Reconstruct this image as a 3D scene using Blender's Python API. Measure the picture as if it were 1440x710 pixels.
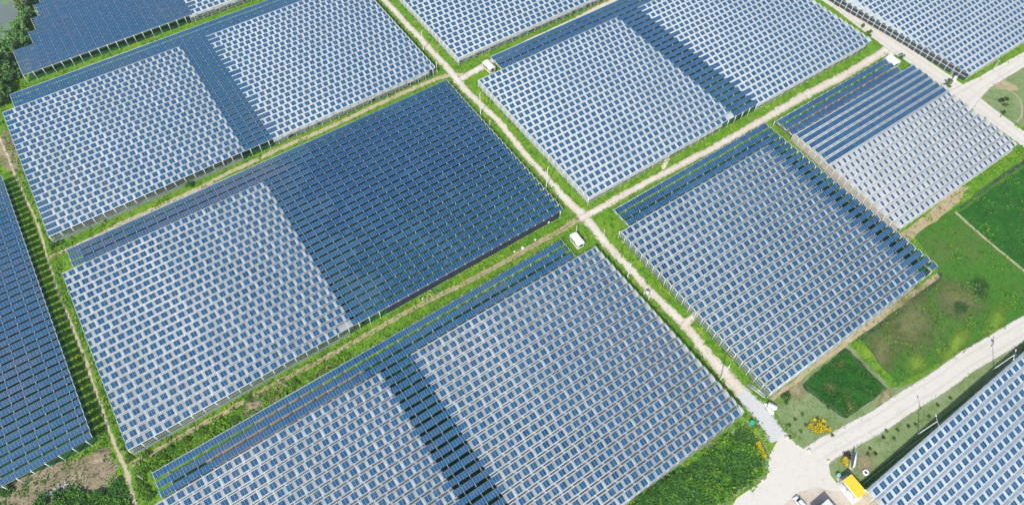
import bpy, bmesh, math, random
import numpy as np
from mathutils import Vector, Matrix
random.seed(7); RNG = np.random.default_rng(7)
sc = bpy.context.scene
for o in list(bpy.data.objects): bpy.data.objects.remove(o)
rad = math.radians

# ------------------------------------------------------------------ camera
# world: X along the panel rows, Y away from the camera side, Z up, metres; the drone hangs over (0,0)
EAVE = 4.18
CAMZ = 211.48 + EAVE
FPX = 953.61
yaw, dep, roll = 0.95776144, 0.98082548, 0.01752701
fwd = np.array([math.cos(yaw)*math.cos(dep), math.sin(yaw)*math.cos(dep), -math.sin(dep)])
rgt = np.array([math.sin(yaw), -math.cos(yaw), 0.0])
dwn = np.cross(fwd, rgt)
cr, sr = math.cos(roll), math.sin(roll)
RC = np.array([[cr, -sr, 0], [sr, cr, 0], [0, 0, 1]]) @ np.array([rgt, dwn, fwd])
cam = bpy.data.cameras.new('camera'); camo = bpy.data.objects.new('camera', cam)
sc.collection.objects.link(camo); sc.camera = camo
M = Matrix.Identity(4)
for i in range(3):
    M[i][0] = RC[0][i]; M[i][1] = -RC[1][i]; M[i][2] = -RC[2][i]
M[0][3], M[1][3], M[2][3] = 0, 0, CAMZ
camo.matrix_world = M
cam.sensor_fit = 'HORIZONTAL'; cam.sensor_width = 36; cam.lens = FPX/1440*36
cam.clip_start = 1; cam.clip_end = 6000
def G(px, py, z=0.0):
    """photo pixel -> point of the world plane at height z"""
    d = RC.T @ np.array([(px-720)/FPX, (py-355)/FPX, 1.0])
    t = (z-CAMZ)/d[2]
    return (d[0]*t, d[1]*t)
def P(x, y, z):
    q = RC @ np.array([x, y, z-CAMZ]); return 720+FPX*q[0]/q[2], 355+FPX*q[1]/q[2]
def GS(pts, z=0.0): return [G(a, b, z) for a, b in pts]

# ------------------------------------------------------------------ light
SUN_EL, SUN_AZ = 46.0, 35.5        # shadows run towards +X +Y, SUN_AZ from +X
w = bpy.data.worlds.new('World'); sc.world = w; w.use_nodes = True
nt = w.node_tree; sky = nt.nodes.new('ShaderNodeTexSky'); sky.sky_type = 'NISHITA'; sky.sun_disc = False
sky.sun_elevation = rad(SUN_EL)
tosun = Vector((-math.cos(rad(SUN_AZ))*math.cos(rad(SUN_EL)), -math.sin(rad(SUN_AZ))*math.cos(rad(SUN_EL)), math.sin(rad(SUN_EL))))
sky.sun_rotation = math.atan2(tosun.x, tosun.y)
nt.links.new(sky.outputs[0], nt.nodes['Background'].inputs[0]); nt.nodes['Background'].inputs[1].default_value = 0.14
sl = bpy.data.lights.new('sun', 'SUN'); sl.energy = 3.7; sl.angle = rad(0.55); sl.color = (1, .97, .92)
so = bpy.data.objects.new('sun', sl); sc.collection.objects.link(so)
so.rotation_euler = tosun.to_track_quat('Z', 'Y').to_euler()
vs = sc.view_settings; vs.view_transform = 'Standard'; vs.look = 'None'; vs.exposure = 0.22; vs.gamma = 1; vs.use_curve_mapping = False
sc.cycles.max_bounces = 6; sc.cycles.transparent_max_bounces = 10; sc.cycles.diffuse_bounces = 3

# ------------------------------------------------------------------ materials
def mat(name, col, rough=.8, spec=.3, metal=0.0, noise=None, bump=None):
    """principled material; noise = list of (scale, lo, hi, colour2, detail) mixed in, Object space"""
    m = bpy.data.materials.new(name); m.use_nodes = True; n = m.node_tree.nodes; l = m.node_tree.links
    b = n['Principled BSDF']; b.inputs['Roughness'].default_value = rough; b.inputs['Metallic'].default_value = metal
    b.inputs['Specular IOR Level'].default_value = spec
    b.inputs['Base Color'].default_value = (*col, 1)
    out = None
    if noise:
        tc = n.new('ShaderNodeTexCoord')
        prev = n.new('ShaderNodeRGB'); prev.outputs[0].default_value = (*col, 1); prev = prev.outputs[0]
        for k, (s, lo, hi, c2, det) in enumerate(noise):
            mp = n.new('ShaderNodeMapping'); mp.inputs['Location'].default_value = (k*37.1, k*11.7, k*5.3)
            l.new(tc.outputs['Object'], mp.inputs[0])
            t = n.new('ShaderNodeTexNoise'); t.inputs['Scale'].default_value = s; t.inputs['Detail'].default_value = det
            t.inputs['Roughness'].default_value = .65
            l.new(mp.outputs[0], t.inputs['Vector'])
            r = n.new('ShaderNodeMapRange'); r.inputs[1].default_value = lo; r.inputs[2].default_value = hi; r.interpolation_type = 'SMOOTHSTEP'
            l.new(t.outputs['Fac'], r.inputs[0])
            mx = n.new('ShaderNodeMix'); mx.data_type = 'RGBA'
            l.new(r.outputs[0], mx.inputs[0]); l.new(prev, mx.inputs[6]); mx.inputs[7].default_value = (*c2, 1)
            prev = mx.outputs[2]
        l.new(prev, b.inputs['Base Color'])
    if bump:
        tc = n.new('ShaderNodeTexCoord'); t = n.new('ShaderNodeTexNoise'); t.inputs['Scale'].default_value = bump[0]; t.inputs['Detail'].default_value = 6
        l.new(tc.outputs['Object'], t.inputs['Vector']); bp = n.new('ShaderNodeBump'); bp.inputs['Strength'].default_value = bump[1]; bp.inputs['Distance'].default_value = bump[2]
        l.new(t.outputs['Fac'], bp.inputs['Height']); l.new(bp.outputs[0], b.inputs['Normal'])
    return m
def see_through(m, alpha_attr=None, alpha=1.0, wobble=0.0, scale=.3):
    """mix the surface with Transparent: opacity from a face attribute or a constant, mottled by noise"""
    n = m.node_tree.nodes; l = m.node_tree.links; b = n['Principled BSDF']; out = n['Material Output']
    tr = n.new('ShaderNodeBsdfTransparent'); mx = n.new('ShaderNodeMixShader')
    l.new(tr.outputs[0], mx.inputs[1]); l.new(b.outputs[0], mx.inputs[2]); l.new(mx.outputs[0], out.inputs[0])
    if alpha_attr:
        a = n.new('ShaderNodeAttribute'); a.attribute_name = alpha_attr; src = a.outputs['Fac']
    else:
        a = n.new('ShaderNodeValue'); a.outputs[0].default_value = alpha; src = a.outputs[0]
    if wobble:
        tc = n.new('ShaderNodeTexCoord'); t = n.new('ShaderNodeTexNoise'); t.inputs['Scale'].default_value = scale; t.inputs['Detail'].default_value = 4
        l.new(tc.outputs['Object'], t.inputs['Vector'])
        ma = n.new('ShaderNodeMath'); ma.operation = 'MULTIPLY_ADD'; l.new(t.outputs['Fac'], ma.inputs[0]); ma.inputs[1].default_value = wobble; ma.inputs[2].default_value = -wobble/2
        ad = n.new('ShaderNodeMath'); ad.operation = 'ADD'; ad.use_clamp = True; l.new(src, ad.inputs[0]); l.new(ma.outputs[0], ad.inputs[1]); src = ad.outputs[0]
    l.new(src, mx.inputs[0])
    return m
def edge_fade(m, start=.5, noise_amt=.55, scale=.9, mid_grass=0.0, soft=.35, ruts=0.0):
    """ribbon fades out raggedly towards its edge ('edge' vertex attribute 0 centre .. 1 rim); mid_grass opens a grassy middle"""
    n = m.node_tree.nodes; l = m.node_tree.links; b = n['Principled BSDF']; out = n['Material Output']
    tr = n.new('ShaderNodeBsdfTransparent'); mx = n.new('ShaderNodeMixShader')
    a = n.new('ShaderNodeAttribute'); a.attribute_name = 'edge'
    tc = n.new('ShaderNodeTexCoord'); t = n.new('ShaderNodeTexNoise'); t.inputs['Scale'].default_value = scale; t.inputs['Detail'].default_value = 5; t.inputs['Roughness'].default_value = .7
    l.new(tc.outputs['Object'], t.inputs['Vector'])
    ma = n.new('ShaderNodeMath'); ma.operation = 'MULTIPLY_ADD'; l.new(t.outputs['Fac'], ma.inputs[0]); ma.inputs[1].default_value = noise_amt*2; ma.inputs[2].default_value = -noise_amt
    ad = n.new('ShaderNodeMath'); ad.operation = 'ADD'; l.new(a.outputs['Fac'], ad.inputs[0]); l.new(ma.outputs[0], ad.inputs[1])
    r = n.new('ShaderNodeMapRange'); r.interpolation_type = 'SMOOTHSTEP'; r.inputs[1].default_value = start; r.inputs[2].default_value = min(1.0, start+soft); r.inputs[3].default_value = 1; r.inputs[4].default_value = 0
    l.new(ad.outputs[0], r.inputs[0]); src = r.outputs[0]
    if mid_grass:
        r2 = n.new('ShaderNodeMapRange'); r2.interpolation_type = 'SMOOTHSTEP'; r2.inputs[1].default_value = 0.02; r2.inputs[2].default_value = .32; r2.inputs[3].default_value = 1-mid_grass; r2.inputs[4].default_value = 1
        l.new(ad.outputs[0], r2.inputs[0]); mm = n.new('ShaderNodeMath'); mm.operation = 'MULTIPLY'; l.new(src, mm.inputs[0]); l.new(r2.outputs[0], mm.inputs[1]); src = mm.outputs[0]
    if ruts:        # worn wheel tracks, a darker line either side of the middle
        w1 = n.new('ShaderNodeMath'); w1.operation = 'MULTIPLY_ADD'; l.new(t.outputs['Fac'], w1.inputs[0]); w1.inputs[1].default_value = .35; w1.inputs[2].default_value = -.62
        w2 = n.new('ShaderNodeMath'); w2.operation = 'ADD'; l.new(a.outputs['Fac'], w2.inputs[0]); l.new(w1.outputs[0], w2.inputs[1])
        w3 = n.new('ShaderNodeMath'); w3.operation = 'ABSOLUTE'; l.new(w2.outputs[0], w3.inputs[0])
        w4 = n.new('ShaderNodeMapRange'); w4.interpolation_type = 'SMOOTHSTEP'; w4.inputs[1].default_value = .03; w4.inputs[2].default_value = .17; w4.inputs[3].default_value = ruts; w4.inputs[4].default_value = 0; l.new(w3.outputs[0], w4.inputs[0])
        old = b.inputs['Base Color'].links[0].from_socket; w5 = n.new('ShaderNodeMix'); w5.data_type = 'RGBA'; l.new(w4.outputs[0], w5.inputs[0]); l.new(old, w5.inputs[6]); w5.inputs[7].default_value = (.36, .31, .24, 1); l.new(w5.outputs[2], b.inputs['Base Color'])
    l.new(src, mx.inputs[0]); l.new(tr.outputs[0], mx.inputs[1]); l.new(b.outputs[0], mx.inputs[2]); l.new(mx.outputs[0], out.inputs[0])
    return m

M_GRASS = mat('grass_ground', (.15, .30, .02), .95, .1, noise=[(.035, .38, .66, (.10, .25, .016), 5), (.22, .45, .7, (.24, .34, .035), 6), (.55, .47, .7, (.04, .15, .014), 6), (2.2, .5, .8, (.16, .31, .022), 3), (.09, .60, .78, (.34, .29, .14), 6)], bump=(1.6, .5, .35))
M_GRASS_DARK = mat('coarse_grass', (.055, .19, .018), .95, .1, noise=[(.25, .4, .65, (.025, .115, .014), 6), (.9, .5, .75, (.10, .27, .025), 5), (.12, .66, .8, (.30, .26, .11), 6)], bump=(.9, .9, .8))
M_LAWN = mat('mown_lawn', (.215, .285, .115), .95, .1, noise=[(.05, .4, .65, (.28, .33, .15), 5), (.3, .45, .7, (.15, .23, .075), 6), (.11, .58, .75, (.38, .35, .20), 6), (1.6, .52, .8, (.13, .21, .065), 4)], bump=(2, .3, .2))
M_PADDY = mat('rice_field', (.022, .118, .016), .95, .08, noise=[(.08, .4, .65, (.035, .155, .018), 5), (.5, .45, .75, (.016, .085, .013), 7), (.11, .56, .74, (.10, .135, .035), 7), (2.2, .5, .75, (.045, .17, .022), 3)], bump=(2.2, .8, .5))
M_FIELD = mat('weedy_field', (.06, .18, .02), .95, .08, noise=[(.03, .46, .66, (.11, .165, .04), 7), (.09, .5, .7, (.06, .19, .02), 7), (.35, .52, .75, (.04, .13, .018), 7), (.045, .60, .75, (.21, .215, .085), 7), (1.8, .5, .8, (.11, .25, .035), 3)], bump=(1.2, .4, .3))
M_DITCH = mat('wet_ditch', (.035, .06, .035), .5, .3, noise=[(.5, .42, .62, (.07, .13, .04), 6)])
M_DIRT = mat('dirt_track', (.69, .60, .475), .95, .1, noise=[(.12, .4, .65, (.75, .68, .57), 5), (.8, .5, .75, (.50, .42, .30), 6), (.05, .62, .78, (.47, .37, .24), 5), (.35, .6, .75, (.34, .34, .15), 6)], bump=(3, .4, .1))
M_DIRT2 = mat('grassy_track', (.46, .36, .21), .95, .1, noise=[(.2, .4, .65, (.56, .46, .29), 5), (1.0, .5, .75, (.33, .27, .13), 6)], bump=(3, .4, .1))
M_CONC = mat('concrete_road', (.68, .625, .53), .85, .2, noise=[(.04, .4, .65, (.69, .645, .56), 5), (.6, .5, .8, (.58, .53, .46), 6), (.1, .55, .75, (.60, .52, .41), 6), (3.0, .58, .8, (.50, .47, .42), 3), (.25, .62, .8, (.52, .49, .45), 6)])
M_GRAVEL = mat('pale_gravel', (.62, .60, .555), .95, .1, noise=[(1.5, .4, .7, (.52, .52, .51), 5), (.2, .5, .7, (.62, .56, .47), 6)], bump=(4, .5, .1))
M_SOIL = mat('bare_soil', (.27, .215, .135), .95, .1, noise=[(.16, .4, .65, (.38, .31, .21), 6), (.7, .5, .75, (.22, .19, .09), 6), (.3, .58, .72, (.12, .19, .03), 6), (.07, .55, .75, (.27, .17, .12), 6)], bump=(1.5, .7, .4))
M_SOIL2 = mat('brown_bank', (.42, .33, .19), .95, .1, noise=[(.4, .4, .7, (.52, .42, .27), 6), (.3, .58, .75, (.20, .24, .06), 5)], bump=(2, .5, .2))
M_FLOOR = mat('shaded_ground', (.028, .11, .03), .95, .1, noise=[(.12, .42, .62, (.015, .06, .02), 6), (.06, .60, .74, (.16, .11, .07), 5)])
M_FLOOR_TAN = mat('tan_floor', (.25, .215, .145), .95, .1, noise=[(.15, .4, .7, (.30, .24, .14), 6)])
M_STEEL = mat('galvanised_steel', (.66, .68, .67), .45, .5, .25, noise=[(.8, .4, .7, (.58, .60, .58), 3)])
M_STEEL_W = mat('white_steel', (.80, .80, .78), .5, .4)
M_PIPE = mat('grey_pipe', (.30, .32, .31), .5, .4, .3)
def film(name, col, c2, bd):
    col = tuple(v*.97 for v in col); c2 = tuple(v*.97 for v in c2)
    m = mat(name, col, .38, .35, noise=[(.05, .4, .65, c2, 5), (.9, .52, .78, tuple(v*.86 for v in col), 5)])
    return see_through(m, 'tone', wobble=.16, scale=.25)
M_FILM = {'white': film('white_film', (.535, .580, .565), (.60, .635, .615), 1), 'grey': film('grey_film', (.50, .52, .495), (.565, .575, .545), 1),
          'clear': film('clear_film', (.54, .585, .55), (.60, .635, .60), 1), 'warm': film('warm_film', (.55, .55, .51), (.60, .585, .53), 1),
          'bluish': film('bluish_film', (.56, .625, .64), (.63, .68, .68), 1), 'haze': film('greenish_film', (.55, .60, .565), (.62, .66, .65), 1)}
def netmat(name, col, a): return see_through(mat(name, col, .8, .1, noise=[(.5, .4, .7, tuple(v*.75 for v in col), 5)]), alpha=a, wobble=.3, scale=.7)
M_NET = {'white': netmat('white_netting', (.62, .66, .62), .72), 'green': netmat('green_grey_netting', (.36, .45, .38), .38), 'tan': netmat('tan_netting', (.56, .50, .37), .9),
         'dark': netmat('dark_netting', (.05, .06, .10), .95), 'slat': netmat('grey_netting', (.42, .45, .40), .5), 'dark_bay': netmat('shade_painted_netting', (.06, .085, .09), .95)}  # last entry paints the dark interior behind open side wall bays as netting
def panel_mat():
    m = bpy.data.materials.new('solar_glass'); m.use_nodes = True; n = m.node_tree.nodes; l = m.node_tree.links; b = n['Principled BSDF']
    b.inputs['Roughness'].default_value = .22; b.inputs['Specular IOR Level'].default_value = .4
    a = n.new('ShaderNodeAttribute'); a.attribute_name = 'tone'
    cr_ = n.new('ShaderNodeValToRGB'); e = cr_.color_ramp.elements
    e[0].color = (.003, .058, .145, 1); e[1].color = (.060, .105, .175, 1)
    x = e.new(.35); x.color = (.014, .094, .195, 1); x = e.new(.7); x.color = (.028, .088, .168, 1)
    l.new(a.outputs['Fac'], cr_.inputs[0])
    tc = n.new('ShaderNodeTexCoord'); t = n.new('ShaderNodeTexNoise'); t.inputs['Scale'].default_value = .6; t.inputs['Detail'].default_value = 5
    l.new(tc.outputs['Object'], t.inputs['Vector'])
    mx = n.new('ShaderNodeMix'); mx.data_type = 'RGBA'; r = n.new('ShaderNodeMapRange'); r.inputs[1].default_value = .5; r.inputs[2].default_value = .85; r.inputs[4].default_value = .25
    l.new(t.outputs['Fac'], r.inputs[0]); l.new(r.outputs[0], mx.inputs[0]); l.new(cr_.outputs[0], mx.inputs[6]); mx.inputs[7].default_value = (.20, .24, .28, 1)
    l.new(mx.outputs[2], b.inputs['Base Color'])
    return m
M_PANEL = panel_mat()
M_FRAME = mat('aluminium_frame', (.27, .36, .47), .4, .4, .1)
M_LEAF = mat('leaf', (.07, .20, .02), .7, .2, noise=[(.35, .4, .65, (.12, .26, .03), 4), (1.3, .5, .8, (.04, .13, .016), 3)])
M_LEAF_Y = mat('leaf_lime', (.15, .26, .025), .7, .2, noise=[(.8, .4, .7, (.09, .19, .02), 3)])
M_LEAF_D = mat('leaf_dark', (.040, .135, .028), .7, .2, noise=[(.3, .4, .68, (.075, .19, .035), 4)])
M_LEAF_H = mat('leaf_olive', (.13, .20, .05), .7, .2, noise=[(.3, .4, .68, (.05, .11, .03), 4)])
M_LEAF_R = mat('leaf_maroon', (.06, .035, .03), .7, .2, noise=[(.9, .5, .7, (.03, .05, .03), 3)])
M_RED = mat('red_blossom', (.45, .03, .05), .7, .2)
M_YEL = mat('yellow_blossom', (.86, .62, .012), .7, .2, noise=[(1.1, .5, .7, (.70, .46, .01), 3)])
M_BARK = mat('bark', (.16, .12, .08), .9, .1)
M_WHITE = mat('white_sheet', (.86, .86, .85), .5, .4, noise=[(.5, .5, .8, (.82, .81, .78), 4)])
M_CREAM = mat('cream_wall', (.60, .50, .36), .8, .2)
M_YELLOW = mat('yellow_sheet_roof', (.88, .60, .04), .5, .35, noise=[(.25, .45, .75, (.80, .52, .05), 4)])
M_CONCPOLE = mat('pole_concrete', (.70, .69, .66), .8, .2, noise=[(1.5, .5, .8, (.6, .58, .54), 4)])
M_METALROOF = mat('grey_metal_roof', (.62, .66, .66), .45, .4, noise=[(.4, .45, .7, (.70, .73, .72), 5), (.9, .6, .75, (.45, .48, .46), 4)])
M_DARK = mat('dark_metal', (.03, .035, .04), .5, .4)
M_TEAL = mat('teal_plastic', (.03, .42, .30), .4, .4)
M_TEALPALE = mat('pale_teal_plastic', (.20, .55, .45), .4, .4)
M_CARPAINT = mat('white_car_paint', (.84, .85, .86), .25, .6)
M_GLASS = mat('car_glass', (.03, .05, .085), .1, .7)
M_TYRE = mat('tyre_rubber', (.02, .02, .02), .8, .2)
M_STONE = mat('pale_stone', (.68, .60, .47), .9, .1, noise=[(2, .4, .7, (.56, .48, .36), 5)])
M_RUBBLE = mat('rubble', (.58, .55, .48), .9, .1, noise=[(1.2, .4, .7, (.42, .40, .36), 5)])
M_BANNER = mat('teal_banner', (.06, .27, .30), .6, .3, noise=[(.9, .45, .6, (.45, .62, .62), 4)])
M_LAMP = mat('lamp_housing', (.70, .70, .70), .4, .4)
M_REDP = mat('red_paint', (.5, .08, .05), .5, .3)
M_PAD = mat('concrete_pad', (.74, .73, .70), .85, .2, noise=[(1, .5, .75, (.66, .64, .60), 5)])

# ------------------------------------------------------------------ mesh helpers
C = sc.collection
class MB:
    """collects faces (numpy blocks and single ones), builds one mesh"""
    def __init__(s): s.v = []; s.f = []; s.mi = []; s.n = 0; s.at = []
    def quads(s, V, F, mi=0, tone=None):
        V = np.asarray(V, float).reshape(-1, 3); F = np.asarray(F).reshape(-1, 4)
        s.v.append(V); s.f.append(F+s.n); s.n += len(V)
        s.mi.append(np.full(len(F), mi) if np.isscalar(mi) else np.asarray(mi))
        s.at.append(np.full(len(F), 1.0 if tone is None else tone) if (tone is None or np.isscalar(tone)) else np.asarray(tone, float))
    def quad(s, a, b, c, d, mi=0, tone=None): s.quads([a, b, c, d], [[0, 1, 2, 3]], mi, tone)
    def box(s, x0, x1, y0, y1, z0, z1, mi=0, T=None):
        V = np.array([[x, y, z] for z in (z0, z1) for y in (y0, y1) for x in (x0, x1)], float)
        if T is not None: V = T(V)
        s.quads(V, [[0, 2, 3, 1], [4, 5, 7, 6], [0, 1, 5, 4], [2, 6, 7, 3], [0, 4, 6, 2], [1, 3, 7, 5]], mi)
    def bar(s, a, b, w, h=None, mi=0):
        a = np.array(a, float); b = np.array(b, float); d = b-a; L = np.linalg.norm(d); d /= L
        up = np.array([0, 0, 1.]) if abs(d[2]) < .95 else np.array([1., 0, 0])
        u = np.cross(d, up); u /= np.linalg.norm(u); v = np.cross(u, d); h = h or w
        V = [p+u*i*w/2+v*j*h/2 for p in (a, b) for j in (-1, 1) for i in (-1, 1)]
        s.quads(V, [[0, 1, 3, 2], [4, 6, 7, 5], [0, 4, 5, 1], [2, 3, 7, 6], [0, 2, 6, 4], [1, 5, 7, 3]], mi)
    def tube(s, pts, radii, n=8, mi=0, cap=True):
        pts = [np.array(p, float) for p in pts]; V = []
        for i, p in enumerate(pts):
            d = pts[min(i+1, len(pts)-1)]-pts[max(i-1, 0)]; d = d/np.linalg.norm(d)
            up = np.array([0, 0, 1.]) if abs(d[2]) < .95 else np.array([1., 0, 0])
            u = np.cross(d, up); u /= np.linalg.norm(u); v = np.cross(d, u)
            r = radii[i] if hasattr(radii, '__len__') else radii
            for k in range(n):
                t = 2*math.pi*k/n; V.append(p+(u*math.cos(t)+v*math.sin(t))*r)
        F = [[i*n+k, i*n+(k+1) % n, (i+1)*n+(k+1) % n, (i+1)*n+k] for i in range(len(pts)-1) for k in range(n)]
        if cap:
            for b0 in (0, (len(pts)-1)*n):
                for k in range(0, n-2, 2): F.append([b0, b0+k+1, b0+k+2, b0+(k+3) % n if k+3 < n else b0])
            F = [f for f in F if len(set(f)) == 4] + [f for f in F if len(set(f)) == 3]
        Q = [f for f in F if len(set(f)) == 4]; s.quads(V, Q, mi)
    def build(s, name, mats, parent=None, smooth=False, loc=None):
        V = np.concatenate(s.v); F = np.concatenate(s.f); me = bpy.data.meshes.new(name)
        me.vertices.add(len(V)); me.vertices.foreach_set('co', V.ravel())
        me.loops.add(F.size); me.loops.foreach_set('vertex_index', F.ravel().astype(np.int32))
        me.polygons.add(len(F)); me.polygons.foreach_set('loop_start', np.arange(0, F.size, 4, dtype=np.int32))
        me.polygons.foreach_set('material_index', np.concatenate(s.mi).astype(np.int32))
        a = me.attributes.new('tone', 'FLOAT', 'FACE'); a.data.foreach_set('value', np.concatenate(s.at).astype(np.float32))
        me.update(calc_edges=True); me.validate()
        if smooth: me.polygons.foreach_set('use_smooth', np.ones(len(me.polygons), bool))
        for m in (mats if isinstance(mats, (list, tuple)) else [mats]): me.materials.append(m)
        return link(name, me, parent, loc)
def link(name, me, parent=None, loc=None):
    o = bpy.data.objects.new(name, me); C.objects.link(o)
    if parent: o.parent = parent
    if loc is not None: o.location = loc
    return o
def tag(o, label=None, cat=None, group=None, kind=None):
    if label: o['label'] = label
    if cat: o['category'] = cat
    if group: o['group'] = group
    if kind: o['kind'] = kind
    return o
def thing(name, label, cat, loc=(0, 0, 0), rz=0, group=None):
    o = bpy.data.objects.new(name, None); C.objects.link(o); o.location = loc; o.rotation_euler = (0, 0, rz)
    o.empty_display_size = .3
    return tag(o, label, cat, group)
def copy_tree(o, parent=None):
    c = o.copy(); C.objects.link(c)
    if parent: c.parent = parent
    for ch in list(o.children): copy_tree(ch, c)
    return c
def vnoise(n, amp, corr=3):
    k = RNG.normal(0, 1, n+corr*2); return np.convolve(k, np.ones(corr)/corr, 'same')[corr:corr+n]*amp

# ------------------------------------------------------------------ ground
def ground_sheet(name, pts, m, z, label=None, jitter=.35, step=1.5, kind='structure', smooth_pts=True):
    """closed outline -> one flat ragged-edged sheet"""
    P2 = []
    n = len(pts)
    for i in range(n):
        a = np.array(pts[i]); b = np.array(pts[(i+1) % n]); L = np.linalg.norm(b-a); k = max(1, int(L/step))
        nrm = np.array([-(b-a)[1], (b-a)[0]])/max(L, 1e-6); off = vnoise(k, jitter, 3)
        for j in range(k):
            P2.append(a+(b-a)*j/k+nrm*(off[j] if 0 < j else 0))
    bm = bmesh.new(); vs_ = [bm.verts.new((p[0], p[1], z)) for p in P2]
    f = bm.faces.new(vs_)
    if f.normal.z < 0: f.normal_flip()
    bmesh.ops.triangulate(bm, faces=[f]); me = bpy.data.meshes.new(name); bm.to_mesh(me); bm.free(); me.materials.append(m)
    return tag(link(name, me), kind=kind)
def ribbon(name, pts, width, m, z, step=2.0, wob=.25):
    """road along a centre line; width a number or one per point"""
    pts = [np.array(p) for p in pts]; W = width if hasattr(width, '__len__') else [width]*len(pts)
    cl = []; ww = []
    for i in range(len(pts)-1):
        p0 = pts[max(i-1, 0)]; p1 = pts[i]; p2 = pts[i+1]; p3 = pts[min(i+2, len(pts)-1)]
        k = max(2, int(np.linalg.norm(p2-p1)/step))
        for j in range(k):
            t = j/k; cl.append(.5*((2*p1)+(-p0+p2)*t+(2*p0-5*p1+4*p2-p3)*t*t+(-p0+3*p1-3*p2+p3)*t**3)); ww.append(W[i]+(W[i+1]-W[i])*t)
    cl.append(pts[-1]); ww.append(W[-1]); n = len(cl); cl = np.array(cl); off = vnoise(n, wob, 5)
    d = np.gradient(cl, axis=0); d /= np.linalg.norm(d, axis=1)[:, None]; nr = np.stack([-d[:, 1], d[:, 0]], 1)
    T = np.array([-1, -.75, -.4, 0, .4, .75, 1.])
    V = np.array([[*(cl[i]+nr[i]*(t*ww[i]/2+off[i])), z] for i in range(n) for t in T])
    F = np.array([[i*7+k, i*7+k+1, (i+1)*7+k+1, (i+1)*7+k][::-1] for i in range(n-1) for k in range(6)])
    me = bpy.data.meshes.new(name); me.from_pydata(V.tolist(), [], F.tolist()); me.update()
    a = me.attributes.new('edge', 'FLOAT', 'POINT'); a.data.foreach_set('value', np.tile(np.abs(T), n).astype(np.float32)); me.materials.append(m)
    return tag(link(name, me), kind='structure')

gm = MB(); gx = np.linspace(-1, 1, 41)*2500
gm.quads([[x, y, 0] for y in gx for x in gx], [[j*41+i, j*41+i+1, (j+1)*41+i+1, (j+1)*41+i] for j in range(40) for i in range(40)])
tag(gm.build('ground', M_GRASS), kind='structure')

# fields on the right
ground_sheet('field_ground', GS([(1203, 477), (1262, 432), (1322, 384), (1300, 352), (1284, 332), (1345, 290), (1440, 222), (1540, 160), (1600, 330), (1440, 447), (1330, 506), (1255, 545)]), M_FIELD, .008, jitter=.5)
ground_sheet('rice_field', GS([(1346, 302), (1400, 262), (1440, 236), (1540, 168), (1600, 300), (1520, 430), (1440, 380), (1390, 338)]), M_PADDY, .013, jitter=.4)
ribbon('field_path', GS([(1343, 298), (1375, 326), (1405, 352), (1440, 381), (1500, 430)]), 1.6, edge_fade(mat('field_path_soil', (.42, .38, .22), .95, .1, noise=[(.8, .45, .7, (.30, .32, .12), 5)]), .55), .018, wob=.15)
ground_sheet('ditch_water', GS([(1348, 292), (1400, 252), (1440, 226), (1500, 185), (1502, 190), (1440, 231), (1402, 256), (1352, 294)]), M_DITCH, .017, jitter=.25)
ground_sheet('ditch_water', GS([(1320, 380), (1326, 385), (1322, 396), (1270, 440), (1206, 484), (1204, 477), (1262, 434), (1312, 394)]), M_DITCH, .017, jitter=.25)
ground_sheet('bank', GS([(1083, 560), (1200, 468), (1318, 384), (1322, 390), (1262, 434), (1196, 482), (1130, 530), (1088, 563)]), M_SOIL2, .021, jitter=.3)
ground_sheet('bank', GS([(1264, 330), (1300, 304), (1345, 262), (1362, 262), (1350, 284), (1322, 306), (1290, 328), (1276, 344)]), M_SOIL2, .021, jitter=.35)
ground_sheet('lawn', GS([(1083, 563), (1135, 528), (1195, 484), (1222, 505), (1258, 545), (1290, 536), (1325, 512), (1440, 448), (1445, 452), (1320, 523), (1200, 592), (1143, 637), (1118, 623), (1103, 606), (1092, 580)]), M_LAWN, .009, jitter=.15)
ground_sheet('lawn', GS([(1164, 646), (1230, 606), (1310, 556), (1420, 480), (1436, 488), (1430, 520), (1330, 600), (1225, 690), (1205, 680), (1182, 684), (1168, 668)]), M_LAWN, .009, jitter=.12)
ground_sheet('lawn', GS([(1376, 137), (1410, 108), (1440, 90), (1500, 55), (1560, 150), (1480, 205), (1440, 180), (1400, 162)]), M_LAWN, .009, jitter=.2)
ground_sheet('lawn', GS([(1020, 612), (1052, 590), (1063, 600), (1085, 640), (1078, 672), (1040, 692), (1020, 712), (990, 712), (1075, 668), (1070, 640)]), M_LAWN, .011, jitter=.2)
ribbon('field_path', GS([(1400, 118), (1420, 128), (1434, 140), (1437, 160), (1430, 172)]), 1.2, edge_fade(mat('worn_lawn', (.42, .36, .22), .95, .1), .5), .016, wob=.2)
ground_sheet('bare_patch', GS([(1396, 118), (1412, 112), (1428, 120), (1432, 128), (1420, 127), (1404, 126)]), M_SOIL2, .013, jitter=.5, step=1)
# the small walled paddy
RP = GS([(1129, 540), (1187, 489), (1246, 546), (1190, 586)])
ground_sheet('ditch_water', GS([(1128, 540), (1187, 488), (1194, 492), (1248, 547), (1242, 551), (1191, 588), (1186, 587), (1131, 547)]), M_DITCH, .019, jitter=.25, step=1)
ground_sheet('rice_field', GS([(1132, 541), (1188, 491.5), (1244, 547), (1190, 585)]), M_PADDY, .024, jitter=.35, step=1)
ground_sheet('lawn', GS([(1192, 482), (1210, 478), (1262, 540), (1252, 546), (1222, 512)]), M_GRASS, .026, jitter=.3)
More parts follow.
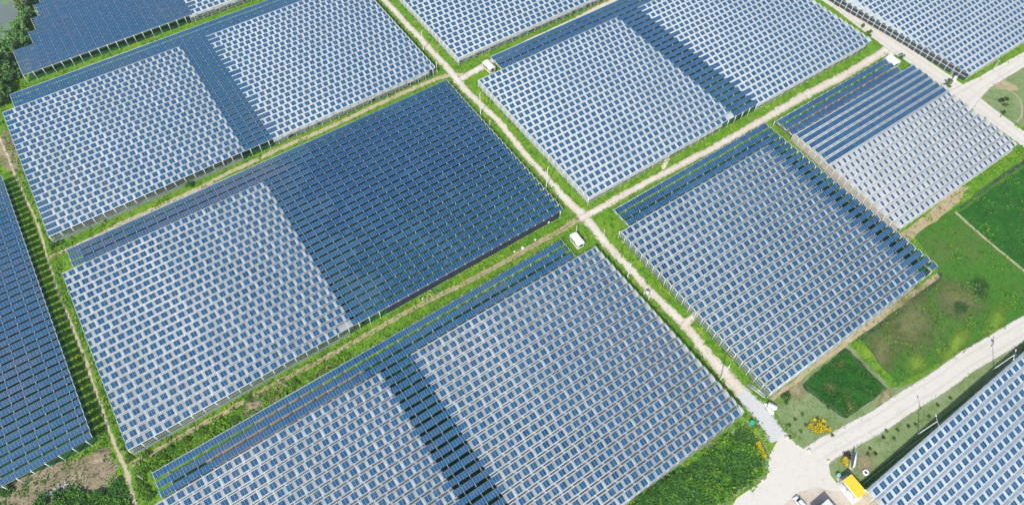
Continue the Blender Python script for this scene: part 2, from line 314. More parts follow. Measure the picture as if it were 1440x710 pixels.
# rough ground
ground_sheet('rough_grass', GS([(885, 712), (970, 655), (1048, 598), (1075, 650), (1070, 668), (1000, 710), (960, 760), (850, 760)]), M_GRASS_DARK, .010, jitter=.8)
ground_sheet('bare_soil', GS([(-30, 715), (30, 672), (90, 648), (150, 632), (166, 655), (160, 685), (120, 704), (70, 720), (-20, 760)]), M_SOIL, .010, jitter=1.2)
ground_sheet('rough_grass', GS([(60, 725), (95, 690), (140, 700), (170, 668), (185, 712), (190, 760), (40, 770)]), M_GRASS_DARK, .012, jitter=.9)
ground_sheet('bare_soil', GS([(340, 575), (352, 557), (372, 552), (388, 540), (402, 548), (392, 560), (370, 572), (350, 586)]), M_SOIL, .012, jitter=.6, step=1)
ground_sheet('yard_paving', GS([(1176, 672), (1190, 668), (1206, 700), (1228, 690), (1236, 712), (1200, 716), (1190, 700)]), M_CREAM, .045, jitter=.2)
ground_sheet('bare_soil', GS([(0, 180), (14, 186), (26, 214), (30, 240), (14, 244), (0, 226)]), M_SOIL, .012, jitter=.8, step=1)
ground_sheet('pond', GS([(-60, 90), (-10, 75), (14, 50), (24, 30), (27, 0), (30, -30), (-30, -60), (-90, 0)]), mat('pond_water', (.16, .20, .18), .35, .4, noise=[(.05, .46, .6, (.17, .27, .10), 6)]), .012, jitter=1.0)

ground_sheet('bare_soil', [(-40, 101), (-8, 100.6), (10, 102), (14, 106), (8, 109.6), (-20, 110), (-42, 108)], M_SOIL, .014, jitter=.5)
def patch(px, py, rx, ry, rz, m, z, name='worn_patch'):
    x, y = G(px, py); n = 28; V = []; E_ = []
    for j, q in enumerate((0, .35, .7, 1)):
        for k in range(n): a = 2*math.pi*k/n; V.append([x+q*(rx*math.cos(a)*math.cos(rz)-ry*math.sin(a)*math.sin(rz)), y+q*(rx*math.cos(a)*math.sin(rz)+ry*math.sin(a)*math.cos(rz)), z]); E_.append(q)
    F = [[j*n+k, (j+1)*n+k, (j+1)*n+(k+1) % n, j*n+(k+1) % n] for j in range(3) for k in range(n)]
    me = bpy.data.meshes.new(name); me.from_pydata(V, [], F); me.update(); a = me.attributes.new('edge', 'FLOAT', 'POINT'); a.data.foreach_set('value', E_); me.materials.append(m); tag(link(name, me), kind='structure')
MPO = edge_fade(mat('olive_mud', (.17, .185, .06), .9, .1, noise=[(.15, .4, .65, (.20, .19, .09), 7), (.5, .5, .75, (.06, .11, .025), 7)]), .0, .75, .12, soft=1.0)
MPL = edge_fade(mat('yellow_green_grass', (.20, .31, .035), .95, .1, noise=[(.6, .45, .7, (.12, .24, .03), 6)]), .0, .75, .2, soft=1.0)
MPD = edge_fade(mat('dark_wet_grass', (.03, .075, .02), .9, .1, noise=[(.6, .45, .7, (.06, .12, .03), 6)]), .0, .75, .25, soft=1.0)
MPT = edge_fade(mat('worn_tan_turf', (.36, .30, .17), .95, .1, noise=[(.6, .45, .7, (.26, .27, .10), 6)]), .0, .75, .3, soft=1.0)
patch(1285, 452, 20, 11, .3, MPO, .0225); patch(1345, 420, 15, 12, -.4, MPO, .0235); patch(1240, 490, 13, 8, .2, MPO, .0245)
patch(1378, 405, 7, 4.5, .5, MPD, .026); patch(1350, 432, 4.5, 3, .1, MPD, .027)
patch(1400, 452, 16, 4, .25, MPL, .028); patch(1345, 486, 16, 4.5, .25, MPL, .0285); patch(1290, 510, 8, 5, .2, MPL, .029)
patch(1215, 650, 6, 4, .3, MPT, .0135); patch(1120, 548, 6, 4, .2, MPT, .0135); patch(1245, 560, 7, 2.5, .3, MPT, .0300); patch(1098, 556, 5, 4, .2, MPL, .0145)
patch(945, 690, 4, 3, .2, MPT, .0135); patch(975, 670, 5, 2.5, .8, MPT, .0137); patch(1000, 625, 4, 2, .3, MPT, .0139); patch(300, 596, 5, 2, .3, MPT, .0141); patch(455, 520, 5, 2, .3, MPT, .0143); patch(120, 345, 6, 2.5, .2, MPT, .0145)
ribbon('hedge_grass', [tuple(np.array(G(1210, 684))+[0, -1.2]), tuple(np.array(G(1437, 504))+[0, -1.2])], 4.6, edge_fade(mat('hedge_grass', (.055, .20, .03), .95, .1, noise=[(.6, .45, .7, (.09, .26, .03), 6)]), .8, .3, .5), .0155)
patch(1165, 545, 4, 3, .3, MPO, .0265); patch(1196, 572, 4, 2.5, .5, MPO, .0267); patch(1182, 512, 3, 2, .1, MPO, .0269)
# roads
MD = edge_fade(M_DIRT.copy(), .5, .7, .45, ruts=.3); MD2 = edge_fade(M_DIRT2, .32, .7, .3, mid_grass=.45); MD3 = edge_fade(mat('tan_track', (.58, .49, .32), .95, .1, noise=[(.5, .4, .7, (.38, .33, .15), 6)]), .45, .6, .5, mid_grass=.12)
MC = edge_fade(M_CONC.copy(), .86, .14, .6, ruts=.2)
ribbon('dirt_road', GS([(505, -40), (540, 0), (588, 52), (634, 102), (660, 132), (702, 172), (738, 216), (774, 256), (800, 284), (822, 305), (848, 338), (882, 374), (925, 420), (962, 456), (1000, 503), (1040, 548), (1068, 578)]), [4.4, 4.4, 4.4, 4.8, 4.4, 4, 3.8, 4, 4.6, 5.8, 4.8, 4.3, 4.4, 5, 6, 7, 7], MD, .030)
ribbon('gravel_road', GS([(1042, 551), (1062, 572), (1082, 596), (1096, 618)]), [6, 8, 8, 8.5], edge_fade(M_GRAVEL, .55, .55, .5), .036)
ribbon('grassy_track', GS([(182, 655), (215, 636), (270, 605), (330, 572), (400, 532), (450, 508), (520, 468), (600, 424), (680, 384), (745, 348), (785, 326), (815, 306)]), [3.6]*9+[4, 4.6, 5], MD2, .026)
ribbon('grassy_track', GS([(655, 108), (640, 105), (617, 110), (585, 123), (552, 138), (500, 162), (440, 189), (383, 214), (330, 240), (281, 264), (233, 286), (169, 315), (120, 340), (68, 362)]), [4, 4, 3.6, 3.4, 3.4, 3.4, 3.4, 3.4, 3.2, 3, 2.8, 2.6, 2.6, 2.4], MD3, .026)
ribbon('dirt_road', GS([(815, 308), (840, 295), (880, 272), (945, 238), (1000, 210), (1060, 176), (1130, 136), (1180, 110), (1230, 80), (1258, 62)]), [4.6, 4.4, 4.2, 4.2, 4.4, 4.6, 6, 5.8, 6, 8], MD, .031)
ribbon('dirt_road', GS([(648, 112), (664, 102), (690, 88), (740, 61), (800, 33), (860, 2), (900, -20)]), [4.5, 5, 4.6, 4.6, 4.4, 4.4, 4.4], MD, .032)
ribbon('concrete_road', GS([(1110, -34), (1162, -2), (1205, 28), (1254, 62), (1305, 96), (1350, 128), (1398, 165), (1440, 196), (1500, 236)]), [7, 7.4, 8, 10, 9.5, 10, 9.5, 9, 9], MC, .040)
ribbon('concrete_road', GS([(1350, 140), (1385, 116), (1440, 84), (1500, 52)]), [14, 8, 7.4, 7.4], MC, .045)
ribbon('concrete_road', GS([(1130, 658), (1160, 634), (1230, 593), (1300, 550), (1370, 503), (1440, 462), (1520, 412)]), [10, 8, 7.6, 7.6, 7.8, 8, 8], MC, .040)
ribbon('dirt_path', GS([(1250, 84), (1262, 56)]), 4, MD, .034)
ribbon('dirt_path', GS([(1264, 62), (1275, 52)]), 5, edge_fade(M_DIRT, .6, .3, .7), .047)
ribbon('dirt_path', GS([(962, 458), (975, 445), (985, 437)]), [5, 3.2, 2.5], MD, .034)
ribbon('dirt_path', GS([(932, 238), (936, 226), (940, 222)]), 2.6, MD, .034)
ribbon('dirt_track', GS([(-20, 150), (4, 205), (28, 262), (55, 320), (76, 395), (98, 450), (120, 505), (140, 568), (160, 622), (176, 660), (186, 695), (196, 730)]), [3, 3, 2.6, 2.4, 2.4, 2.6, 3.2, 3, 3, 4, 4, 4], edge_fade(mat('worn_track', (.50, .42, .26), .95, .1, noise=[(.5, .4, .7, (.60, .52, .38), 6), (.3, .55, .75, (.22, .26, .07), 5)]), .16, .8, .35), .026)
ground_sheet('concrete_plaza', GS([(1094, 618), (1104, 607), (1119, 624), (1142, 638), (1164, 646), (1168, 668), (1181, 684), (1196, 694), (1204, 712), (1210, 760), (1000, 760), (1036, 700), (1078, 672), (1082, 640)]), M_CONC, .050, jitter=.05, step=3)
ground_sheet('sandy_yard', GS([(1096, 712), (1120, 694), (1150, 684), (1170, 690), (1185, 684), (1192, 678), (1226, 712), (1226, 760), (1080, 760)]), mat('sandy_yard', (.58, .49, .37), .95, .1, noise=[(.15, .45, .65, (.64, .58, .48), 5), (.8, .5, .8, (.50, .41, .30), 5)]), .056, jitter=.5)
# thin haze over the plain
HAZE = .00012
hm = MB(); hm.box(-500, 700, -400, 800, -1.2, CAMZ+12)
hzm = bpy.data.materials.new('haze_air'); hzm.use_nodes = True; hn = hzm.node_tree; hn.nodes.remove(hn.nodes['Principled BSDF'])
pv = hn.nodes.new('ShaderNodeVolumePrincipled'); pv.inputs['Density'].default_value = HAZE; pv.inputs['Color'].default_value = (.93, .96, 1, 1); pv.inputs['Anisotropy'].default_value = .2
hn.links.new(pv.outputs[0], hn.nodes['Material Output'].inputs['Volume'])
tag(hm.build('haze', hzm), kind='stuff')
# ------------------------------------------------------------------ solar greenhouses
PW, PL = 0.0, 1.98
RIDGE, RUN = .80, 2.36     # ridge height above the gutter, run of the panel slope at a row pitch of 3.28
ST = dict(n=0)
pmesh = []
def single_panel(tone):
    if not pmesh:
        pass
    return pmesh[min(int(tone*8), 7)]
def panel_block(mb, X, Y, mp, pitch, tones, z0):
    """modules whose low left corner is at X, on the row starting at Y (arrays)"""
    n = len(X)
    if n == 0: return
    zj = .025*np.sin(X*.37+Y*1.9)+.015*np.sin(X*.11+Y*.7)
    V, F = panel_geom(mp, pitch)
    A = V[None] + np.stack([X, Y, z0+zj], 1)[:, None, :]
    FF = F[None]+(np.arange(n)*len(V))[:, None, None]
    mi = np.tile([0, 1, 1, 1, 1, 1, 1, 1, 1], n)
    mb.quads(A.reshape(-1, 3), FF.reshape(-1, 4), mi, np.repeat(tones, 9))
def panel_geom(mp, pitch):
    k = pitch/3.28; run = RUN*k; L = math.hypot(run, RIDGE); dy, dz = run/L, RIDGE/L
    s0 = (L-PL*k)/2; s1 = s0+PL*k; a, b = .015, mp-.015; fr = .035; off = .07; th = .045
    def pt(x, s, o): return [x, s*dy-o*dz, s*dz+o*dy]
    V = np.array([pt(a+fr, s0+fr, off), pt(b-fr, s0+fr, off), pt(b-fr, s1-fr, off), pt(a+fr, s1-fr, off),
                  pt(a, s0, off), pt(b, s0, off), pt(b, s1, off), pt(a, s1, off),
                  pt(a, s0, off-th), pt(b, s0, off-th), pt(b, s1, off-th), pt(a, s1, off-th)])
    F = np.array([[0, 1, 2, 3], [4, 5, 1, 0], [5, 6, 2, 1], [6, 7, 3, 2], [7, 4, 0, 3], [8, 9, 5, 4], [9, 10, 6, 5], [10, 11, 7, 6], [11, 8, 4, 7]])
    return V, F
def tone_field(X, Y, seed, base, amp, fx=None):
    if fx: base = base+np.array([fx(a, b) for a, b in zip(X, Y)])
    g = np.sin(X*.071+seed)*np.sin(Y*.053+seed*2.3)+.6*np.sin(X*.19+Y*.11+seed*.7)
    R2 = np.random.default_rng(int(seed*100)); r = R2.random(len(X)); tab = R2.random(4096)
    g = g+1.1*(tab[((np.floor(X/8)*131+np.floor(Y/3.2)*57).astype(int)) % 4096]-.5)
    return np.clip(base+amp*g*.5+(r-.5)*.42, 0, .999)

def greenhouse(label, x0, x1, y0, nrows, pitch, mp, fill, film_of, floor, walls=(), extra_rows=(0, 0, 0), left=None, right=None, tone=(.35, .3), seed=1.0, bay=4, fx=None, post_edges='bl', cat='solar greenhouse'):
    """rows of asymmetric gables: panels on the long slope, film on both slopes except where film_of gives None
    fill(i, k, x) -> 1 where module k of row i carries a panel; extra_rows = (count, first module, modules cut at the end)"""
    root = thing('solar_greenhouse', label, cat, ((x0+x1)/2, y0, 0), 0, 'solar panel greenhouses')
    ox, oy = (x0+x1)/2, y0
    k3 = pitch/3.28; run = RUN*k3
    total = nrows+extra_rows[0]
    left = left or (lambda y: x0); right = right or (lambda y: x1)
    PX = []; PY = []; frames = MB(); bays_w = bay*mp
    for i in range(total):
        y = y0+i*pitch; xl = left(y+run/2); xr = right(y+run/2)
        i0 = 0; 
        if i >= nrows: xl = x0+extra_rows[1]*mp; xr = xr-extra_rows[2]*mp
        kk = np.arange(int(math.ceil((xl-x0)/mp-1e-6)), int((xr-x0)/mp+1e-6)); X = x0+kk*mp
        on = np.array([bool(fill(i, int(k), float(x))) for k, x in zip(kk, X)]) if len(kk) else np.zeros(0, bool)
        PX.append(X[on]); PY.append(np.full(on.sum(), y))
        # film strips of this row, bay by bay
        fm = None; pb = None; mats_used = []
        def flush():
            if fm is not None: fm.build('roof_film', [M_FILM[q] for q in mats_used], root)
        edges = sorted(set([round(v, 3) for v in [xl, xr]+[c_ for c_ in getattr(film_of, 'cuts', ()) if xl < c_ < xr]+[x0+b*bays_w for b in range(int((x1-x0)/bays_w)+2) if xl < x0+b*bays_w < xr]+[x0+b*bays_w+.55 for b in range(int((x1-x0)/bays_w)+2) if xl < x0+b*bays_w+.55 < xr]]))
        for a, b in zip(edges[:-1], edges[1:]):
            if b-a < .02: continue
            f = film_of(i, (a+b)/2)
            if f is None: continue
            key, t = f
            if pb is None or abs(pb-a) > .05:
                flush(); fm = MB(); mats_used = []
            pb = b
            band = (abs(((a-x0)/bays_w) % 1) < .02) or (abs(((a-x0)/bays_w) % 1-1) < .02)
            t2 = min(1, t+.3) if band and b-a < .6 else max(0, min(1, t+random.uniform(-.08, .06)))
            tb = min(1, t2) if (band and b-a < .6) else t2*(.85 if key in ('white', 'bluish', 'warm') else .42)
            if key not in mats_used: mats_used.append(key)
            mi = mats_used.index(key)
            A = [a-ox, b-ox]; Y0 = y-oy
            fm.quads([[A[0], Y0+.04, EAVE], [A[1], Y0+.04, EAVE], [A[1], Y0+run, EAVE+RIDGE], [A[0], Y0+run, EAVE+RIDGE], [A[0], Y0+pitch-.10, EAVE+.03], [A[1], Y0+pitch-.10, EAVE+.03]],
                     [[0, 1, 2, 3], [3, 2, 5, 4]], mi, [t2, tb])
        flush()
        # gutter / rails
        runs = []          # film stretches get a gutter and a ridge cap, bare stretches only purlins under the panels
        for a, b in zip(edges[:-1], edges[1:]):
            if film_of(i, (a+b)/2) is None: continue
            if runs and abs(runs[-1][1]-a) < .05: runs[-1][1] = b
            else: runs.append([a, b])
        for a, b in runs:
            frames.box(a-ox, b-ox, y-oy-.10, y-oy+.05, EAVE-.12, EAVE+.045, 0)
            frames.box(a-ox, b-ox, y-oy+run-.05, y-oy+run+.05, EAVE+RIDGE-.08, EAVE+RIDGE+.03, 0)
        if i in (0, total-1): frames.box(xl-ox, xr-ox, y-oy-.08+(run if i else 0), y-oy+.04+(run if i else 0), EAVE-.14+(RIDGE if i else 0), EAVE-.02+(RIDGE if i else 0), 0)
        for s in (.3, .8): frames.box(xl-ox+.1, xr-ox-.1, y-oy+run*s-.04, y-oy+run*s+.04, EAVE+RIDGE*s-.17, EAVE+RIDGE*s-.05, 0)
        for b in range(int((x1-x0)/bays_w)+2):
            xb = x0+b*bays_w
            if xl-.05 <= xb <= xr+.05: frames.box(xb-ox-.10, xb-ox+.10, y-oy+.05, y-oy+pitch-.10, EAVE-.16, EAVE-.03, 0)
        # end rafters
        for xe in (xl, xr):
            frames.bar([xe-ox, y-oy, EAVE+.03], [xe-ox, y-oy+run, EAVE+RIDGE+.06], .14, .12); frames.bar([xe-ox, y-oy+run, EAVE+RIDGE+.06], [xe-ox, y-oy+pitch, EAVE+.03], .14, .12)
    ytop = y0+total*pitch
    frames.build('roof_frame', M_STEEL, root)
    PX = np.concatenate(PX); PY = np.concatenate(PY); tn = tone_field(PX, PY, seed, *tone, fx)
    # the hundred largest panels one by one, the rest as one part
    q = (RC @ np.stack([PX, PY, np.full(len(PX), EAVE-CAMZ)])); u = 720+FPX*q[0]/q[2]; v = 355+FPX*q[1]/q[2]
    inside = (u > 6) & (u < 1434) & (v > 6) & (v < 704)
    order = np.argsort(np.where(inside, q[2], 1e9))[:100]; sel = np.zeros(len(PX), bool); sel[order] = True
    variants = {}
    for j in np.nonzero(sel)[0]:
        key = int(tn[j]*6)
        if key not in variants:
            mb = MB(); panel_block(mb, np.array([0.]), np.array([0.]), mp, pitch, np.array([(key+.5)/6]), 0.0)
            o = mb.build('solar_panel', [M_PANEL, M_FRAME], root); variants[key] = o.data
        else: o = link('solar_panel', variants[key], root)
        o.location = (PX[j]-ox, PY[j]-oy, EAVE)
    mb = MB(); panel_block(mb, PX[~sel]-ox, PY[~sel]-oy, mp, pitch, tn[~sel], EAVE); tag(mb.build('solar_panel_rows', [M_PANEL, M_FRAME], root), kind='stuff')
    # posts round the rim
    posts = []
    nb = int((x1-x0)/bays_w)
    for b in range(nb+1):
        xb = x0+b*bays_w
        if 'b' in post_edges and left(y0) -.1 <= xb <= right(y0)+.1: posts.append((xb, y0-.02))
        if 't' in post_edges and (extra_rows[1]*mp <= xb-x0 <= x1-x0-extra_rows[2]*mp): posts.append((xb, ytop-.3))
    for i in range(1, nrows+1):
        if 'l' in post_edges: posts.append((left(y0+i*pitch), y0+i*pitch))
        if 'r' in post_edges: posts.append((right(y0+i*pitch), y0+i*pitch))
    posts.sort(key=lambda p: (0 if (0 < P(p[0], p[1], 2)[0] < 1440 and 0 < P(p[0], p[1], 2)[1] < 710) else 1e6)+math.hypot(p[0], p[1]))
    pm = MB(); pm.box(-.12, .12, -.12, .12, 0, EAVE-.1); pm.box(-.16, .16, -.16, .16, 0, .25)
    first = None; rest = MB()
    for j, (px, py) in enumerate(posts):
        if j < 95:
            if first is None: first = pm.build('post', M_STEEL_W, root); o = first
            else: o = link('post', first.data, root)
            o.location = (px-ox, py-oy, 0)
        else:
            rest.box(px-ox-.09, px-ox+.09, py-oy-.09, py-oy+.09, 0, EAVE-.12)
    # inner posts under the roof, one part
    for i in range(1, total):
        for b in range(1, nb):
            if (i+b) % 2: continue
            xb = x0+b*bays_w
            if not (left(y0+i*pitch)+1 < xb < right(y0+i*pitch)-1): continue
            if i >= nrows and not (x0+extra_rows[1]*mp < xb < x1-extra_rows[2]*mp): continue
            rest.box(xb-ox-.07, xb-ox+.07, i*pitch-.07, i*pitch+.07, 0, EAVE-.16)
    tag(rest.build('inner_posts', M_STEEL, root), kind='stuff')
    # curtains
    for wkind, key, a, b in walls:
        wb = MB()
        if wkind in ('front', 'front_slat'):
            xs = np.arange(a, b+.01, bays_w)
            for xa, xb in zip(xs[:-1], xs[1:]):
                if wkind == 'front':
                    d0 = random.uniform(.9, 1.5)
                    wb.quad([xa-ox+.1, -.16, EAVE-.06], [xb-ox-.1, -.16, EAVE-.06], [xb-ox-.1, -.55, EAVE-d0], [xa-ox+.1, -.55, EAVE-d0], 0, 1)
                    n = 6; hh = [random.uniform(.4, 1.0)+1.4*math.sin(math.pi*t/n)*random.uniform(.5, 1) for t in range(n+1)]
                    for t in range(n):
                        p = xa+(xb-xa)*t/n-ox; r_ = xa+(xb-xa)*(t+1)/n-ox
                        if random.random() < .9: wb.quad([p, -.2-.12*(t % 2), EAVE-d0], [r_, -.2-.12*((t+1) % 2), EAVE-d0], [r_, -.2-.12*((t+1) % 2), hh[t+1]], [p, -.2-.12*(t % 2), hh[t]], 1, 1)
                else:
                    wb.quad([xa-ox+.1, -.22, random.uniform(1.5, 2.1)], [xb-ox-.1, -.22, random.uniform(1.5, 2.1)], [xb-ox-.1, -.5, .15], [xa-ox+.1, -.5, .15], 1, 1)
            o = wb.build('side_curtain', [M_NET['white'] if key != 'dark' else M_NET['dark'], M_NET[key]], root)
            rb = MB()
            for zz in (.9, 2.3, 3.2): rb.bar([a-ox, -.14, zz], [b-ox, -.14, zz], .08)
            rb.build('side_rail', M_STEEL, root)
        elif wkind == 'front_dark':
            xs = np.arange(a, b+.01, bays_w)
            for xa, xb in zip(xs[:-1], xs[1:]):
                n = 5
                for t in range(n):
                    p = xa+(xb-xa)*t/n-ox; r_ = xa+(xb-xa)*(t+1)/n-ox
                    wb.quad([p, -.12-.1*(t % 2), EAVE-.2], [r_, -.12-.1*((t+1) % 2), EAVE-.2], [r_, -.12-.1*((t+1) % 2), .35+random.uniform(0, .3)], [p, -.12-.1*(t % 2), .35+random.uniform(0, .3)], 0, 1)
            wb.build('side_curtain', [M_NET['dark']], root)
        elif wkind in ('left', 'right'):
            fn = left if wkind == 'left' else right; s = -1 if wkind == 'left' else 1; rb = MB()
            for i in range(int(a), int(b)):
                y = y0+i*pitch; xw0 = fn(y)-ox+s*.06; xw1 = fn(y+pitch)-ox+s*.06; xm = xw0+(xw1-xw0)*run/pitch; z0 = random.uniform(.3, .8); Y = y-oy
                wb.quads([[xw0, Y+.08, z0], [xm, Y+run, z0], [xm, Y+run, EAVE+RIDGE-.05], [xw0, Y+.08, EAVE-.02], [xw1, Y+pitch-.08, z0], [xw1, Y+pitch-.08, EAVE-.02]], [[0, 1, 2, 3], [1, 4, 5, 2]], 0, 1)
                for zz in ((2.2,) if key == 'dark_bay' else (1.1, 2.6)): rb.bar([xw0+s*.06, Y, zz], [xw1+s*.06, Y+pitch, zz], .14 if key == 'dark_bay' else .04)
                rb.bar([xw0, Y, EAVE], [xw1, Y+pitch, EAVE], .1); key == 'dark_bay' or rb.bar([xm+s*.05, Y+run, .1], [xm+s*.05, Y+run, EAVE+RIDGE-.1], .08)
            wb.build('end_curtain', [M_NET[key]], root); rb.build('end_rail', M_STEEL_W, root)
        elif wkind == 'back':
            Y = ytop-y0
            wb.quad([a-ox, Y+.05, .5], [b-ox, Y+.05, .5], [b-ox, Y+.05, EAVE-.1], [a-ox, Y+.05, EAVE-.1], 0, 1); wb.build('end_curtain', [M_NET[key]], root)
    # shaded ground below
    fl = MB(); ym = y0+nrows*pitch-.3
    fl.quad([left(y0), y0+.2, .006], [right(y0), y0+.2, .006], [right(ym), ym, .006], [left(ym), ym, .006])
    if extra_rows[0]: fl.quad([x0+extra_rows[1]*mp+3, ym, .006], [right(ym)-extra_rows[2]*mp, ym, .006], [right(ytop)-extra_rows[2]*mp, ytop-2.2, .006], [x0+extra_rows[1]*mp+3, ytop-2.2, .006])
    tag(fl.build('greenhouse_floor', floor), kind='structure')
    return root

def pairs(i, k, ph=0): return ((k + (0 if i % 2 == 0 else 1) + ph) % 3) != 2
def mk_fill(opens, nrows, shift=0, ext=(0, 0), off=lambda i, k: False):
    """opens: x-intervals without film, where every module is there"""
    def f(i, k, x):
        if off(i, k): return False
        if i >= nrows: return True
        for a, b in opens:
            e0 = ext[0]*(1 if i % 2 else .3); e1 = ext[1]*(1 if (i*7 % 3) else .35)
            if a-.3-e0 <= x <= b-.5+e1: return True
        return pairs(i, k, shift)
    return f
def mk_film(opens, nrows, zones):
    """zones: list of (x limit, film key, opacity) from left to right"""
    def f(i, x):
        if i >= nrows: return None
        for a, b in opens:
            if a < x < b: return None
        for lim, key, t in zones:
            if x < lim: return (key, t)
        return zones[-1][1:]
    f.cuts = [v for o in opens for v in o]
    return f
ALLOPEN = lambda i, k, x: True
NOFILM = lambda i, x: None

# centre left: half film, half open blue panels
greenhouse('panel array with white film on its left half and bare blue panels on its right', -59.8, 109.5, 121.3, 24, 3.28, 1.0,
    mk_fill([(18.1, 110)], 24, off=lambda i, k: i == 0 and 73 <= k < 78), mk_film([(18.2, 110)], 24, [(200, 'grey', .72)]), M_FLOOR,
    walls=[('front_slat', 'slat', -59.8, 18.2), ('front_dark', 'dark', 31, 107)], extra_rows=(3, 4, 0), tone=(.04, .2), seed=1.3, fx=lambda a, b: (.5 if 18 < a < 31+5*math.sin(b*.3) else 0)+(.6 if b > 199.5 and a < 40 else 0)+(.3 if a < 18 else 0), post_edges='blr')
# upper left
greenhouse('upper left panel array with a bare blue stripe splitting its white film', -59.8, 109.6, 219.4, 24, 3.28, 1.0,
    lambda i, k, x: True if (i < 24 and k < 4 and (i % 2 or i < 5)) else mk_fill([(18.0, 30.2)], 24, ext=(0, 3))(i, k, x), mk_film([(18.0, 30.2)], 24, [(18.1, 'haze', .74), (200, 'white', .90)]), M_FLOOR,
    walls=[('front_slat', 'slat', -59.8, 16.2), ('front', 'slat', 30.2, 109.6)], extra_rows=(3, 5, 0), tone=(.48, .3), seed=2.1, post_edges='blr')
# bottom
greenhouse('bottom centre grey film panel array crossed by a dark stripe, white hut at its corner', -59.8, 109.0, 22.0, 24, 3.29, 1.0,
    mk_fill([(17.8, 29.2)], 24, ext=(1, 1)), mk_film([(17.8, 29.2)], 24, [(17.9, 'grey', .74), (200, 'grey', .66)]), M_FLOOR,
    walls=[('front_slat', 'slat', 29.2, 109)], extra_rows=(3, 4, 9), tone=(.42, .36), seed=3.7, post_edges='bt')
# upper middle right
greenhouse('wide white film array with a blue stripe, right of the long dirt road', 121.6, 292.6, 120.4, 24, 3.39, 1.069,
    mk_fill([(202, 215.4)], 24, ext=(1, 2), off=lambda i, k: i == 0 and 71 <= k < 75), mk_film([(202, 215.4)], 24, [(300, 'white', .93)]), M_FLOOR,
    walls=[('front', 'slat', 121.6, 198), ('front', 'slat', 215.6, 292), ('left', 'white', 0, 24)], extra_rows=(3, 12, 0), tone=(.38, .25), seed=4.4, post_edges='blr')
# right of the crossing
greenhouse('panel array right of the track crossing with bare panels along its field edge', 121.5, 209.6, 21.9, 24, 3.29, 1.06,
    mk_fill([(200.9, 212)], 24, ext=(4, 0), off=lambda i, k: i == 0 and 77 <= k < 80), mk_film([(200.9, 212)], 24, [(300, 'clear', .60)]), M_FLOOR,
    walls=[('left', 'green', 0, 24), ('front_slat', 'white', 121.5, 200)], extra_rows=(3, 4, 0), tone=(.18, .28), seed=5.2, post_edges='bltr')
# far right block with dense rows
def fill8(i, k, x): return True if i >= 11 else (k % 3 == (1 if i % 2 else 0))
greenhouse('off-white film array with solid blue rows and sparse single panels, by the concrete road', 214.6, 295.5, 41.6, 17, 3.37, 1.06,
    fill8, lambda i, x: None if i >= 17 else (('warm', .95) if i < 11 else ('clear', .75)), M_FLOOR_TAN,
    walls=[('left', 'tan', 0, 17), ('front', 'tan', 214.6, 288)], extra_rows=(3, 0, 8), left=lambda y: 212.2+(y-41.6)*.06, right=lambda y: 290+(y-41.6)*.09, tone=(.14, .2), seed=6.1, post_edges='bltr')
# far left, all open
greenhouse('all bare blue panel array cut by the left edge of the photo', -140, -67.9, 131.7, 40, 3.24, 1.03, ALLOPEN, NOFILM, M_FLOOR, walls=[], tone=(.58, .3), seed=7.7, post_edges='b', bay=4)
# top left
def left0(y):
    if y < 318+5.6*3.3: return -47.2
    r = int((y-318)/3.3)-5
    return -47.2+9+((r-1)//3)*3.4
greenhouse('bare blue panel array with a stepped outline beside the tree line', -47.2, 120, 317.9, 24, 3.3, 1.03, 
    lambda i, k, x: True if x < 31+(i % 3) else pairs(i, k), lambda i, x: None if x < 30.2 else ('white', .92), M_FLOOR, walls=[('front', 'slat', 29, 118)], left=left0, tone=(.6, .25), seed=8.4, post_edges='b')
# top centre
greenhouse('white film panel array at the top centre above the fork of two dirt roads', 121.8, 230, 219.2, 24, 3.44, 1.09, lambda i, k, x: pairs(i, k), lambda i, x: ('white', .93), M_FLOOR,
    walls=[('front', 'slat', 121.8, 228), ('left', 'white', 0, 24)], tone=(.36, .2), seed=9.2, post_edges='bl')
# top right
greenhouse('white film panel array with dark side wall openings along the concrete road', 309, 420, 80.2, 24, 3.28, 1.03, lambda i, k, x: pairs(i, k, 0) and k > 0, lambda i, x: ('white', .93), M_FLOOR,
    walls=[('left', 'dark_bay', 0, 24), ('front', 'slat', 312, 418)], left=lambda y: 311.4-(y-80)*.088, tone=(.36, .2), seed=10.5, post_edges='bl')
# bottom right
def left10(y): return 122.2
greenhouse('pale bluish film panel array beside the yellow roofed building', 122.2, 225, -68.8, 16, 3.27, 1.045, lambda i, k, x: pairs(i, k, 1 if i % 2 else 0) and k > 0, lambda i, x: ('bluish', .96), M_FLOOR,
    walls=[('left', 'tan', 0, 16), ('back', 'green', 122.4, 224)], tone=(.36, .25), seed=11.8, post_edges='lt')

